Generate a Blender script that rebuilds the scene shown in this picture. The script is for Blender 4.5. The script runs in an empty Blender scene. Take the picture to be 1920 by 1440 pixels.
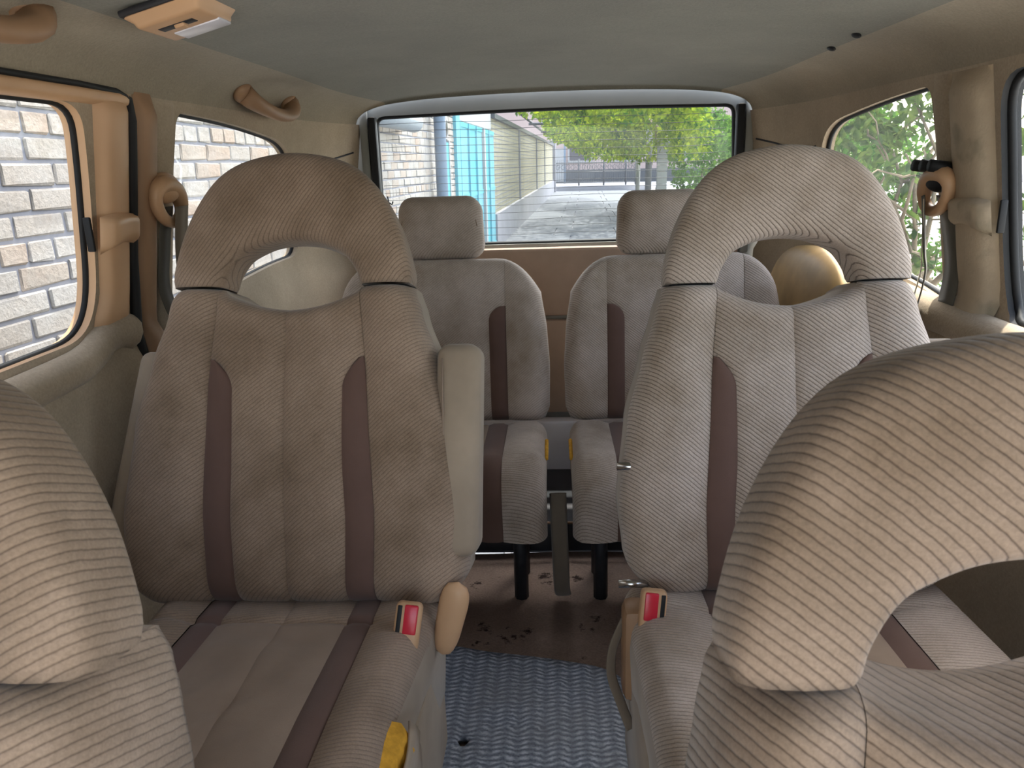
import bpy, bmesh, math, random
from math import sin, cos, pi, sqrt, radians, atan2
from mathutils import Vector, Matrix
from mathutils.geometry import delaunay_2d_cdt
random.seed(7)
S = bpy.context.scene
COL = S.collection

# ---------------------------------------------------------------- camera
F = 1440.0
CAM = Vector((0, 0, 1.08))
ROLL = radians(1.0)
AX = Vector((75, 420, -1440)).normalized()              # van's long axis seen by the camera
ZX = Vector((-sin(ROLL), cos(ROLL), 0)); ZX = (ZX - AX * ZX.dot(AX)).normalized()
XX = AX.cross(ZX)
R3 = Matrix((XX, AX, ZX))                                # camera space -> van space
cd = bpy.data.cameras.new('camera'); cam = bpy.data.objects.new('camera', cd); COL.objects.link(cam)
cd.sensor_width = 36; cd.lens = 27; cd.clip_start = 0.02; cd.clip_end = 400
cd.dof.use_dof = True; cd.dof.focus_distance = 1.5; cd.dof.aperture_fstop = 20
cam.matrix_world = Matrix.Translation(CAM) @ R3.to_4x4()
S.camera = cam

# ---------------------------------------------------------------- world, sun, exposure
S.view_settings.view_transform = 'Standard'; S.view_settings.look = 'None'
S.view_settings.gamma = 1; S.view_settings.use_curve_mapping = False
S.view_settings.exposure = 1.25
W = bpy.data.worlds.new('sky'); S.world = W; W.use_nodes = True
nt = W.node_tree; nt.nodes.clear()
sky = nt.nodes.new('ShaderNodeTexSky'); sky.sky_type = 'NISHITA'; sky.sun_disc = False
sky.sun_elevation = radians(50); sky.sun_rotation = radians(30); sky.dust_density = 2.5; sky.air_density = 1.0
hs = nt.nodes.new('ShaderNodeHueSaturation'); hs.inputs['Saturation'].default_value = 0.55
bg = nt.nodes.new('ShaderNodeBackground'); bg.inputs[1].default_value = 0.42
wo = nt.nodes.new('ShaderNodeOutputWorld')
nt.links.new(sky.outputs[0], hs.inputs['Color']); nt.links.new(hs.outputs[0], bg.inputs[0]); nt.links.new(bg.outputs[0], wo.inputs[0])
# alley frame: y along the alley, z up, ground z = 0, camera 1.5 m above it
EH = 1.5
ey = (R3 @ Vector(((1098 - 960) / F, (720 - 302) / F, -1))).normalized()
ez = R3 @ Vector((sin(radians(0.3)), cos(radians(0.3)), 0)); ez = (ez - ey * ez.dot(ey)).normalized()
ex = ey.cross(ez)
EM = Matrix.Translation(CAM) @ Matrix((ex, ey, ez)).transposed().to_4x4() @ Matrix.Translation((0, 0, -EH))
sl = bpy.data.lights.new('sun', 'SUN'); sl.energy = 4.2; sl.angle = radians(1.0); sl.color = (1, .95, .85)
so = bpy.data.objects.new('sun', sl); COL.objects.link(so)
tosun = EM.to_3x3() @ Vector((0.09, 0.25, 0.96)).normalized()
so.rotation_euler = tosun.to_track_quat('Z', 'Y').to_euler()

# ---------------------------------------------------------------- helpers
def srgb(r, g, b):
    f = lambda c: (c / 255 / 12.92) if c / 255 <= .04045 else ((c / 255 + .055) / 1.055) ** 2.4
    return (f(r), f(g), f(b), 1)
def tag(o, label=None, cat=None, group=None, kind=None):
    if label: o['label'] = label
    if cat: o['category'] = cat
    if group: o['group'] = group
    if kind: o['kind'] = kind
    return o
def empty(name, loc, label, cat, group=None, rz=0):
    o = bpy.data.objects.new(name, None); COL.objects.link(o); o.location = loc; o.rotation_euler = (0, 0, rz)
    o.empty_display_size = .1
    return tag(o, label, cat, group)
def mesh(name, verts, faces, mat, parent=None, smooth=True, mx=None):
    me = bpy.data.meshes.new(name); me.from_pydata([tuple(v) for v in verts], [], faces); me.update()
    if smooth: me.polygons.foreach_set('use_smooth', [True] * len(me.polygons))
    return link(name, me, mat, parent, mx)
def link(name, me, mat=None, parent=None, mx=None):
    if mat: me.materials.clear(); me.materials.append(mat)
    o = bpy.data.objects.new(name, me); COL.objects.link(o)
    if parent: o.parent = parent
    if mx: o.matrix_basis = mx
    return o
def bmlink(name, bm, mat, parent=None, mx=None, smooth=True, ang=None):
    bmesh.ops.recalc_face_normals(bm, faces=bm.faces)
    me = bpy.data.meshes.new(name); bm.to_mesh(me); bm.free()
    if smooth: me.polygons.foreach_set('use_smooth', [True] * len(me.polygons))
    if ang: me.set_sharp_from_angle(angle=radians(ang))
    return link(name, me, mat, parent, mx)
def bbox_bm(bm, c, s, bev=0, seg=2, mx=None):
    r = bmesh.ops.create_cube(bm, size=1)
    vs = r['verts']
    bmesh.ops.scale(bm, vec=s, verts=vs)
    if bev:
        es = list({e for v in vs for e in v.link_edges})
        rr = bmesh.ops.bevel(bm, geom=es, offset=bev, segments=seg, affect='EDGES', profile=.5)
        vs = list({v for f in rr['faces'] for v in f.verts} | {v for v in vs if v.is_valid})
    bmesh.ops.translate(bm, vec=c, verts=vs)
    if mx: bmesh.ops.transform(bm, matrix=mx, verts=vs)
    return vs
def box(name, c, s, mat, parent=None, bev=.004, seg=2, mx=None, ang=40):
    bm = bmesh.new(); bbox_bm(bm, c, s, bev, seg)
    return bmlink(name, bm, mat, parent, mx, True, ang)
def tube_geo(pts, rad, n=8, closed=False, V=None, Fc=None, cap=True, flat=1.0):
    V = [] if V is None else V; Fc = [] if Fc is None else Fc
    pts = [Vector(p) for p in pts]; m = len(pts); b0 = len(V); prev = None
    for i, p in enumerate(pts):
        if closed: t = pts[(i + 1) % m] - pts[i - 1]
        else: t = pts[min(i + 1, m - 1)] - pts[max(i - 1, 0)]
        t.normalize()
        if prev is None:
            a = Vector((0, 0, 1)) if abs(t.z) < .9 else Vector((1, 0, 0))
            nrm = (a - t * a.dot(t)).normalized()
        else: nrm = (prev - t * prev.dot(t)).normalized()
        prev = nrm; bn = t.cross(nrm)
        r = rad[i] if isinstance(rad, (list, tuple)) else rad
        for k in range(n):
            A = 2 * pi * k / n; V.append(p + nrm * cos(A) * r + bn * sin(A) * r * flat)
    for i in range(m if closed else m - 1):
        for k in range(n):
            a = b0 + i * n + k; b = b0 + i * n + (k + 1) % n; j = (i + 1) % m
            Fc.append((a, b, b0 + j * n + (k + 1) % n, b0 + j * n + k))
    if not closed and cap:
        Fc.append(tuple(b0 + k for k in range(n))[::-1]); Fc.append(tuple(b0 + (m - 1) * n + k for k in range(n)))
    return V, Fc
def tube(name, pts, rad, mat, parent=None, n=8, closed=False, flat=1.0, mx=None):
    V, Fc = tube_geo(pts, rad, n, closed, flat=flat)
    return mesh(name, V, Fc, mat, parent, True, mx)
def catmull(pts, n=8, closed=False):
    P = [Vector(p) for p in pts]; m = len(P); out = []
    for i in range(m if closed else m - 1):
        p0, p1, p2, p3 = (P[(i - 1) % m], P[i], P[(i + 1) % m], P[(i + 2) % m]) if closed else (P[max(i - 1, 0)], P[i], P[i + 1], P[min(i + 2, m - 1)])
        for k in range(n):
            t = k / n
            out.append(.5 * ((2 * p1) + (p2 - p0) * t + (2 * p0 - 5 * p1 + 4 * p2 - p3) * t * t + (3 * p1 - p0 - 3 * p2 + p3) * t ** 3))
    if not closed: out.append(P[-1])
    return out
def round_poly(pts, r, n=6):
    out = []; m = len(pts)
    for i, p in enumerate(pts):
        p = Vector(p[:2]); rr = pts[i][2] if len(pts[i]) > 2 else r
        a = Vector(pts[i - 1][:2]); b = Vector(pts[(i + 1) % m][:2])
        da = (a - p); db = (b - p); ra = min(rr, da.length * .48); rb = min(rr, db.length * .48)
        A = p + da.normalized() * ra; B = p + db.normalized() * rb
        for k in range(n + 1):
            t = k / n; out.append(A * (1 - t) ** 2 + p * 2 * t * (1 - t) + B * t * t)
    return out
def densify(lp, step):
    out = []; m = len(lp)
    for i in range(m):
        a, b = Vector(lp[i]), Vector(lp[(i + 1) % m]); n = max(1, int(math.ceil((b - a).length / step)))
        for k in range(n): out.append(a.lerp(b, k / n))
    return out
def inside(p, lp):
    c = False; x, y = p; m = len(lp); j = m - 1
    for i in range(m):
        xi, yi = lp[i]; xj, yj = lp[j]
        if (yi > y) != (yj > y) and x < (xj - xi) * (y - yi) / (yj - yi) + xi: c = not c
        j = i
    return c
def panel_geo(outer, holes, step, fmap):
    loops = [densify(outer, step)] + [densify(h, step) for h in holes]
    pts = []; edges = []
    for lp in loops:
        b = len(pts); pts += [Vector(p) for p in lp]
        edges += [(b + i, b + (i + 1) % len(lp)) for i in range(len(lp))]
    bd = list(pts)
    xs = [p.x for p in loops[0]]; ys = [p.y for p in loops[0]]
    x = min(xs) + step * .5
    while x < max(xs):
        y = min(ys) + step * .5
        while y < max(ys):
            q = Vector((x, y))
            if inside(q, loops[0]) and not any(inside(q, h) for h in loops[1:]) and min((q - b).length_squared for b in bd) > (.55 * step) ** 2:
                pts.append(q)
            y += step
        x += step
    vo, eo, fo, *_ = delaunay_2d_cdt(pts, edges, [], 0, 1e-6)
    fs = []
    for f in fo:
        c = sum((Vector(vo[i]) for i in f), Vector((0, 0))) / len(f)
        if inside(c, loops[0]) and not any(inside(c, h) for h in loops[1:]): fs.append(tuple(f))
    return [fmap(v[0], v[1]) for v in vo], fs
def panel(name, outer, holes, step, fmap, mat, parent=None):
    V, Fs = panel_geo(outer, holes, step, fmap)
    return mesh(name, V, Fs, mat, parent)
def lerp_tab(tab, v):
    if v <= tab[0][0]: return tab[0][1]
    for (a, x), (b, y) in zip(tab, tab[1:]):
        if v <= b:
            t = (v - a) / (b - a); t = t * t * (3 - 2 * t) * .5 + t * .5
            return x + (y - x) * t
    return tab[-1][1]

# ---------------------------------------------------------------- materials
class NB:
    def __init__(s, name):
        s.m = bpy.data.materials.new(name); s.m.use_nodes = True; s.t = s.m.node_tree
        s.b = s.t.nodes['Principled BSDF']; s.out = s.t.nodes['Material Output']
    def n(s, ty, **kw):
        nd = s.t.nodes.new(ty)
        for k, v in kw.items(): setattr(nd, k, v)
        return nd
    def l(s, a, b): s.t.links.new(a, b)
    def val(s, op, a, b=None, c=None):
        nd = s.n('ShaderNodeMath', operation=op)
        for i, q in enumerate((a, b, c)):
            if q is None: continue
            if isinstance(q, (int, float)): nd.inputs[i].default_value = q
            else: s.l(q, nd.inputs[i])
        return nd.outputs[0]
    def obj(s): return s.n('ShaderNodeTexCoord').outputs['Object']
    def geo(s): return s.n('ShaderNodeNewGeometry').outputs['Position']
    def noise(s, vec, scale, detail=3, rough=.6):
        nd = s.n('ShaderNodeTexNoise'); nd.inputs['Scale'].default_value = scale; nd.inputs['Detail'].default_value = detail
        nd.inputs['Roughness'].default_value = rough; s.l(vec, nd.inputs['Vector']); return nd.outputs['Fac']
    def ramp(s, fac, *stops):
        nd = s.n('ShaderNodeValToRGB'); e = nd.color_ramp.elements
        while len(e) < len(stops): e.new(.5)
        for q, (p, c) in zip(e, stops): q.position = p; q.color = c
        s.l(fac, nd.inputs[0]); return nd.outputs[0]
    def mix(s, fac, a, b, mode='MIX'):
        nd = s.n('ShaderNodeMix', data_type='RGBA', blend_type=mode)
        for sock, q in ((nd.inputs[0], fac), (nd.inputs[6], a), (nd.inputs[7], b)):
            if isinstance(q, (int, float)): sock.default_value = q
            elif isinstance(q, tuple): sock.default_value = q
            else: s.l(q, sock)
        return nd.outputs[2]
    def bump(s, h, strength=.4, dist=.002):
        nd = s.n('ShaderNodeBump'); nd.inputs['Strength'].default_value = strength; nd.inputs['Distance'].default_value = dist
        s.l(h, nd.inputs['Height']); s.l(nd.outputs[0], s.b.inputs['Normal']); return nd
    def fin(s, col=None, rough=.6, spec=.3, sheen=0):
        if col is not None:
            if isinstance(col, tuple): s.b.inputs['Base Color'].default_value = col
            else: s.l(col, s.b.inputs['Base Color'])
        s.b.inputs['Roughness'].default_value = rough
        s.b.inputs['Specular IOR Level'].default_value = spec
        if sheen: s.b.inputs['Sheen Weight'].default_value = sheen; s.b.inputs['Sheen Roughness'].default_value = .5
        return s.m
def scalec(c, k): return (c[0] * k, c[1] * k, c[2] * k, 1)
def plain(name, col, rough=.5, spec=.35, var=.12, scale=14, bump=.0, bscale=300):
    b = NB(name); o = b.geo(); f = b.noise(o, scale, 4)
    c = b.ramp(f, (.3, scalec(col, 1 - var)), (.7, scalec(col, 1 + var)))
    if bump: b.bump(b.noise(o, bscale, 2), bump, .001)
    return b.fin(c, rough, spec)
FAB = srgb(160, 139, 121); DIRT = srgb(124, 105, 87)
FAB_LIT = srgb(194, 180, 169); DIRT_LIT = srgb(156, 140, 124)  # same cloth, lighter and greyer: brighter light on right and rear seats painted in
def corduroy(name, vec, period=.0049, contrast=1.0, base=FAB, dirt=DIRT):
    b = NB(name); o = b.obj(); v = Vector(vec).normalized() / period
    d = b.n('ShaderNodeVectorMath', operation='DOT_PRODUCT'); b.l(o, d.inputs[0]); d.inputs[1].default_value = v
    wob = b.noise(o, 60, 2)
    dd = b.val('ADD', d.outputs['Value'], b.val('MULTIPLY', wob, .35))
    h = b.val('ABSOLUTE', b.val('SINE', b.val('MULTIPLY', dd, pi)))
    h2 = b.val('POWER', h, .55)
    big = b.noise(o, 7, 4); fine = b.noise(o, 420, 2)
    ribc = b.ramp(big, (.32, dirt), (.62, base))
    groove = b.mix(1.0, ribc, scalec((.30, .27, .26), 1), 'MULTIPLY')
    fac = b.ramp(h2, (.2, (0, 0, 0, 1)), (.68, (1, 1, 1, 1)))
    c = b.mix(b.val('MULTIPLY', b.val('SUBTRACT', 1, fac), contrast), ribc, groove)
    c = b.mix(.35, c, b.mix(1.0, c, b.ramp(fine, (.3, (.6, .6, .6, 1)), (.7, (1.3, 1.3, 1.3, 1))), 'MULTIPLY'))
    b.bump(b.val('ADD', h2, b.val('MULTIPLY', fine, .3)), .55 * contrast, .0016)
    return b.fin(c, .95, .08, .25)
def felt(name, col, var=.16, bump=.5):
    b = NB(name); o = b.geo(); big = b.noise(o, 4.5, 5, .65); fine = b.noise(o, 240, 3, .7)
    c = b.ramp(big, (.3, scalec(col, 1 - var)), (.7, scalec(col, 1 + var)))
    c = b.mix(.4, c, b.mix(1.0, c, b.ramp(fine, (.3, (.65, .65, .65, 1)), (.7, (1.25, 1.25, 1.25, 1))), 'MULTIPLY'))
    b.bump(fine, bump, .0015); return b.fin(c, .97, .06, .15)
def smoothfab(name, col, var=.12):
    b = NB(name); o = b.obj(); big = b.noise(o, 9, 4); fine = b.noise(o, 700, 2)
    c = b.ramp(big, (.3, scalec(col, 1 - var)), (.7, scalec(col, 1 + var)))
    b.bump(fine, .25, .0008); return b.fin(c, .92, .1, .2)
def glass(name, tint=(.95, .97, .96, 1), haze=.010):
    b = NB(name); t = b.t
    tr = b.n('ShaderNodeBsdfTransparent'); tr.inputs[0].default_value = tint
    gl = b.n('ShaderNodeBsdfGlossy'); gl.inputs['Roughness'].default_value = .03
    df = b.n('ShaderNodeBsdfTranslucent'); df.inputs[0].default_value = (.9, .93, .95, 1)
    lw = b.n('ShaderNodeLayerWeight'); lw.inputs[0].default_value = .5
    fr = b.n('ShaderNodeMath', operation='MULTIPLY_ADD'); b.l(b.val('POWER', lw.outputs['Facing'], 5), fr.inputs[0]); fr.inputs[1].default_value = .5; fr.inputs[2].default_value = .04
    m0 = b.n('ShaderNodeMixShader'); dn = b.noise(b.geo(), 6, 4)
    b.l(b.val('MULTIPLY', dn, haze * 2), m0.inputs[0]); b.l(tr.outputs[0], m0.inputs[1]); b.l(df.outputs[0], m0.inputs[2])
    m1 = b.n('ShaderNodeMixShader'); b.l(fr.outputs[0], m1.inputs[0]); b.l(m0.outputs[0], m1.inputs[1]); b.l(gl.outputs[0], m1.inputs[2])
    b.l(m1.outputs[0], b.out.inputs[0]); return b.m
def leafmat(name, c1, c2, scale=2.5):
    b = NB(name); o = b.geo(); f = b.noise(o, scale, 3, .7)
    c = b.ramp(f, (.35, c1), (.65, c2))
    df = b.n('ShaderNodeBsdfDiffuse'); tl = b.n('ShaderNodeBsdfTranslucent')
    b.l(c, df.inputs[0]); b.l(b.mix(1.0, c, (1.3, 1.25, .6, 1), 'MULTIPLY'), tl.inputs[0])
    mx = b.n('ShaderNodeMixShader'); mx.inputs[0].default_value = .42
    b.l(df.outputs[0], mx.inputs[1]); b.l(tl.outputs[0], mx.inputs[2]); b.l(mx.outputs[0], b.out.inputs[0]); return b.m

A_ = radians(38)
M = {}
M['cord_l'] = corduroy('corduroy_rising', (-sin(A_), .2, cos(A_)), contrast=.55)
M['cord_r'] = corduroy('corduroy_lit_falling', (sin(A_), .2, cos(A_)), contrast=1.0, base=FAB_LIT, dirt=DIRT_LIT)
M['cord_rl'] = corduroy('corduroy_lit_rising', (-sin(A_), .2, cos(A_)), contrast=.6, base=FAB_LIT, dirt=DIRT_LIT)
M['cord_la'] = corduroy('corduroy_rising_steep', (-sin(radians(52)), .3, cos(radians(52))), contrast=.6)
M['cord_fl'] = corduroy('corduroy_front_rising', (-sin(radians(28)), .2, cos(radians(28))), period=.0063, contrast=.7)
M['cord_fr'] = corduroy('corduroy_front_falling', (sin(A_), .2, cos(A_)), period=.0063, contrast=.85)
M['cord_sl'] = corduroy('corduroy_cushion_rising', (-.22, 1, .8), contrast=.5)
M['cord_sr'] = corduroy('corduroy_cushion_lit_falling', (.22, 1, .8), contrast=.8, base=FAB_LIT, dirt=DIRT_LIT)
M['stripe'] = smoothfab('brown_velour', srgb(104, 82, 74), .1)
M['panel'] = smoothfab('worn_seat_cloth', srgb(146, 127, 111), .1)
M['sidecloth'] = smoothfab('smooth_tan_cloth', srgb(158, 142, 124), .14)
M['foam'] = plain('yellow_foam', srgb(214, 160, 60), .95, .1, .25, 60, .8, 120)
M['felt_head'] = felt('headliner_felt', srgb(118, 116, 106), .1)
M['felt_edge_lit'] = felt('lit_edge_felt', srgb(146, 135, 117), .12)  # lighter tone paints window bounce light onto the headliner edges
M['felt_side'] = felt('side_felt', srgb(166, 150, 129), .14)
M['tan'] = plain('tan_plastic', srgb(196, 158, 122), .45, .4, .08, 6)
def dusty():
    b = NB('dusty_pillar_cover'); o = b.geo(); f = b.noise(o, 9, 4); g = b.noise(o, 13, 3, .5); col = srgb(176, 160, 138)
    c = b.ramp(f, (.3, scalec(col, .86)), (.7, scalec(col, 1.12)))
    c = b.mix(b.ramp(g, (.58, (0, 0, 0, 1)), (.72, (.55, .55, .55, 1))), c, srgb(86, 94, 80))
    b.bump(b.noise(o, 160, 3), .5, .0015); return b.fin(c, .75, .2)
M['tan_dusty'] = dusty()
M['brownplastic'] = plain('brown_plastic', srgb(150, 118, 90), .5, .35, .12, 8)
M['black'] = plain('black_rubber', srgb(30, 31, 33), .6, .3, .1)
M['dark'] = plain('dark_frame_metal', srgb(42, 42, 46), .55, .4, .15)
M['metal'] = plain('chrome_pin', srgb(200, 200, 200), .2, .5, .03); M['metal'].node_tree.nodes['Principled BSDF'].inputs['Metallic'].default_value = 1
M['red'] = plain('red_button', srgb(200, 40, 60), .3, .5, .05)
M['paint'] = plain('pale_body_paint', srgb(136, 136, 130), .4, .45, .06, 5)
M['tailtrim'] = plain('tailgate_trim', srgb(164, 142, 126), .75, .2, .08, 10)
M['lens'] = plain('lamp_lens', srgb(215, 215, 225), .25, .5, .03)
M['web'] = smoothfab('belt_webbing', srgb(120, 108, 94), .08)
M['web_dark'] = smoothfab('belt_webbing_grey', srgb(92, 88, 80), .08)
M['web_pale'] = smoothfab('belt_edge', srgb(190, 180, 160), .06)
M['glass'] = glass('window_glass')
M['glass_rear'] = glass('rear_glass', (.92, .97, .97, 1), .022)
def carpet():
    b = NB('brown_carpet'); o = b.geo(); big = b.noise(o, 5, 5, .7); fine = b.noise(o, 180, 3); st = b.noise(o, 8.5, 5, .75)
    col = srgb(150, 130, 119)
    c = b.ramp(big, (.3, scalec(col, .8)), (.7, scalec(col, 1.15)))
    c = b.mix(b.ramp(st, (.60, (0, 0, 0, 1)), (.66, (1, 1, 1, 1))), c, srgb(66, 54, 50))
    c = b.mix(.4, c, b.mix(1.0, c, b.ramp(fine, (.3, (.6, .6, .6, 1)), (.7, (1.3, 1.3, 1.3, 1))), 'MULTIPLY'))
    b.bump(b.val('ADD', fine, b.val('MULTIPLY', big, 2)), .5, .003); return b.fin(c, .97, .05)
M['carpet'] = carpet()
def matweave():
    b = NB('blue_grey_mat_pile'); o = b.obj()
    sx = b.n('ShaderNodeSeparateXYZ'); b.l(o, sx.inputs[0]); f = b.noise(o, 260, 3); big = b.noise(o, 5, 4); wob = b.noise(o, 40, 3)
    tri = b.val('PINGPONG', b.val('ADD', sx.outputs['X'], b.val('MULTIPLY', wob, .012)), .026)
    d = b.val('ADD', b.val('DIVIDE', sx.outputs['Y'], .013), b.val('ADD', b.val('MULTIPLY', tri, 26), b.val('MULTIPLY', wob, 1.6)))
    rib = b.val('ADD', .5, b.val('MULTIPLY', b.val('SINE', b.val('MULTIPLY', d, 2 * pi)), .5))
    colm = b.val('ADD', .62, b.val('MULTIPLY', b.val('SINE', b.val('MULTIPLY', sx.outputs['X'], 2 * pi / .026)), .25))
    h = b.val('ADD', b.val('MULTIPLY', b.val('MULTIPLY', rib, colm), .7), b.val('MULTIPLY', f, .5))
    c = b.ramp(h, (.15, srgb(104, 112, 125)), (.5, srgb(152, 161, 177)), (.9, srgb(208, 215, 226)))
    c = b.mix(b.ramp(big, (.45, (0, 0, 0, 1)), (.75, (.6, .6, .6, 1))), c, srgb(140, 142, 146))
    b.bump(h, .7, .004); return b.fin(c, .97, .05)
M['mat'] = matweave()
def brickm(name, c1, c2):
    b = NB(name); o = b.geo(); f = b.noise(o, 3.2, 4, .7); g = b.noise(o, 60, 4, .7)
    c = b.ramp(f, (.35, c1), (.65, c2)); c = b.mix(.5, c, b.mix(1.0, c, b.ramp(g, (.3, (.72, .7, .68, 1)), (.62, (1.1, 1.1, 1.1, 1))), 'MULTIPLY'))
    b.bump(g, .6, .006); return b.fin(c, .95, .1)
M['brick'] = brickm('cream_brick', srgb(146, 139, 130), srgb(154, 151, 146))
M['brick2'] = brickm('cream_brick_warm', srgb(150, 134, 120), srgb(152, 144, 134))
M['mortar'] = plain('grey_mortar', srgb(122, 123, 129), .95, .1, .08, 20, .5, 90)
M['turq'] = plain('turquoise_paint', srgb(62, 150, 160), .45, .4, .06, 2)
M['turq2'] = plain('pale_turquoise_paint', srgb(84, 152, 166), .45, .4, .05, 2)
M['pipe'] = plain('grey_blue_pipe', srgb(90, 108, 126), .45, .4, .06)
M['plaster'] = plain('white_plaster', srgb(150, 150, 150), .9, .15, .05, 3)
M['plinth'] = plain('pale_plinth', srgb(132, 132, 138), .9, .15, .07, 2)
M['slab'] = plain('concrete_slab', srgb(92, 95, 100), .9, .15, .1, 2.5, .4, 40)
M['ground'] = plain('pale_ground', srgb(205, 202, 194), .95, .1, .08, 1.2)
M['iron'] = plain('grey_iron', srgb(58, 62, 68), .5, .4, .1)
M['bark'] = plain('grey_bark', srgb(130, 118, 100), .95, .1, .2, 20, .8, 60)
M['leaf_near'] = leafmat('shrub_leaf', srgb(56, 78, 50), srgb(92, 108, 74), 9)
M['leaf_hedge'] = leafmat('hedge_leaf', srgb(42, 76, 40), srgb(84, 114, 62))
M['leaf_vine'] = leafmat('vine_leaf', srgb(36, 80, 34), srgb(132, 146, 46), 2.2)
M['housewall'] = plain('pinkish_house_wall', srgb(160, 142, 138), .9, .1, .06, 1)
M['roofing'] = plain('grey_awning_metal', srgb(116, 124, 130), .5, .4, .06)
M['darkglass'] = plain('dark_house_window', srgb(58, 56, 66), .2, .5, .05)

# ---------------------------------------------------------------- van shell
WT = [(0.0, .705), (.4, .702), (.78, .694), (.806, .696), (.822, .712), (.84, .7133)]
def wz(z):
    if z >= .84: return .72 - (z - .8) * .17
    for (a, x), (b, y) in zip(WT, WT[1:]):
        if z <= b: return x + (y - x) * (z - a) / (b - a)
def kY(Y): return 1 if Y < 1.9 else 1 - .125 * ((Y - 1.9) / .5) ** 2.3
def side(s, off=0.0): return lambda Y, z: Vector((s * (wz(z) * kY(Y) - off), Y, z))
ROOFZ = 1.2
def side_outer():
    return [(-.80, 0), (.6, 0), (2.40, 0)] + [(2.40, z / 20) for z in range(1, 24)] + [(2.40, ROOFZ), (-.80, ROOFZ)]
w_front = round_poly([(-.62, .83), (.42, .83), (.42, 1.165), (-.50, 1.165)], .05)
w_door_l = round_poly([(.56, .838), (1.105, .842, .05), (1.142, .90, .06), (1.122, 1.10, .05), (1.108, 1.178, .05), (.56, 1.178)], .06)
w_door_r = round_poly([(.56, .812, .05), (1.235, .812, .05), (1.245, .9, .05), (1.238, 1.183, .06), (.56, 1.183)], .06)
def qwin(y0): return round_poly([(y0 - .03, .812, .03), (1.84, .846, .2), (2.10, .852, .05), (2.03, 1.10, .06), (1.95, 1.146, .08), (1.66, 1.173, .2), (y0, 1.183, .03)], .06)
w_q_l = qwin(1.393); w_q_r = qwin(1.452)
wl = panel('wall_left', side_outer(), [w_front, w_door_l, w_q_l], .05, side(-1), M['felt_side']); tag(wl, kind='structure')
wr = panel('wall_right', side_outer(), [w_front, w_door_r, w_q_r], .05, side(1), M['felt_side']); tag(wr, kind='structure')

prof = catmull([(.652, 1.20), (.643, 1.222), (.618, 1.246), (.57, 1.266), (.50, 1.279), (.38, 1.290), (.2, 1.297), (0, 1.30)], 6)
half = [(p.x, p.y) for p in prof]
full = [(-x, z) for x, z in half] + [(x, z) for x, z in half[::-1][1:]]
V = []; Fc = []; Ys = [-.80 + i * .057 for i in range(56)]; Ys = [y for y in Ys if y < 2.36] + [2.36, 2.375, 2.378, 2.376]
for i, Y in enumerate(Ys):
    dz = -.016 * max(0, (Y - 1.5) / .86) ** 2 if Y > 1.5 else 0
    lip = (0, -.002, -.006, -.012)[max(0, i - (len(Ys) - 4))] if i >= len(Ys) - 4 else 0
    for x, z in full:
        t = max(0, (z - 1.2) / .1)
        bumpz = -.004 * math.exp(-((Y - 1.34) / .02) ** 2) * (1 - t)
        V.append((x * kY(Y), Y, z + dz * t + lip * t + bumpz))
n = len(full)
for i in range(len(Ys) - 1):
    for k in range(n - 1):
        Fc.append((i * n + k, i * n + k + 1, (i + 1) * n + k + 1, (i + 1) * n + k))
NS = 20
mid_f = [f for f in Fc if NS <= f[0] % n < n - 1 - NS]; sd_f = [f for f in Fc if not NS <= f[0] % n < n - 1 - NS]
def sub(name, fs, mat, parent=None):
    us = sorted({q for f in fs for q in f}); ix = {q: j for j, q in enumerate(us)}
    return mesh(name, [V[q] for q in us], [tuple(ix[q] for q in f) for f in fs], mat, parent)
ceil_o = sub('ceiling', mid_f, M['felt_head']); tag(ceil_o, kind='structure')
sub('ceiling_edge_lit', [f for f in sd_f if f[0] % n < n // 2], M['felt_edge_lit'], ceil_o)  # ceiling edges split off to carry the painted bounce light, no separate trim
sub('ceiling_edge_lit', [f for f in sd_f if f[0] % n > n // 2], M['felt_edge_lit'], ceil_o)
def ceil_z(x):
    x = abs(x)
    for (a, za), (b, zb) in zip(half[::-1], half[::-1][1:]):
        if a <= x <= b: return za + (zb - za) * (x - a) / (b - a)
    return 1.2
# rear wall with the tailgate window
YR = 2.40
rw_hole = round_poly([(-.535, .832, .02), (.545, .832, .02), (.550, 1.0, .1), (.540, 1.222, .03), (0, 1.232, .3), (-.530, 1.222, .03)], .05)
rearmap = lambda X, z: Vector((X, YR + .012 - .05 * (X / .6) ** 2 * 0 + .0, z))
wrear = panel('wall_rear', [(-.66, 0), (.66, 0), (.66, 1.30), (-.66, 1.30)], [rw_hole], .06, rearmap, M['paint']); tag(wrear, kind='structure')
box('tailgate_trim_panel', (0, YR - .004, .715), (1.12, .03, .215), M['tailtrim'], wrear, .012)
box('tailgate_lower_panel', (0, YR + .002, .44), (1.12, .03, .31), M['tailtrim'], wrear, .012)
box('tailgate_sill', (0, YR - .004, .14), (1.12, .05, .25), M['lens'], wrear, .012)
# floor, step under the rear bench
fl = mesh('floor', *panel_geo([(-.70, -.8), (.70, -.8), (.70, 1.98), (-.70, 1.98)], [], .09, lambda x, y: Vector((x, y, .004 * sin(x * 9 + 1) * sin(y * 7)))), M['carpet']); tag(fl, kind='structure')
stp = box('floor_step', (0, 2.19, .045), (1.36, .42, .10), M['dark'], fl, .015)
tube('sill_edge_strip', catmull([(-.62, 1.972, .094), (-.3, 1.970, .097), (0, 1.968, .1), (.3, 1.970, .097), (.62, 1.972, .094)], 5), .004, M['brownplastic'], fl, 6)

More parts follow.
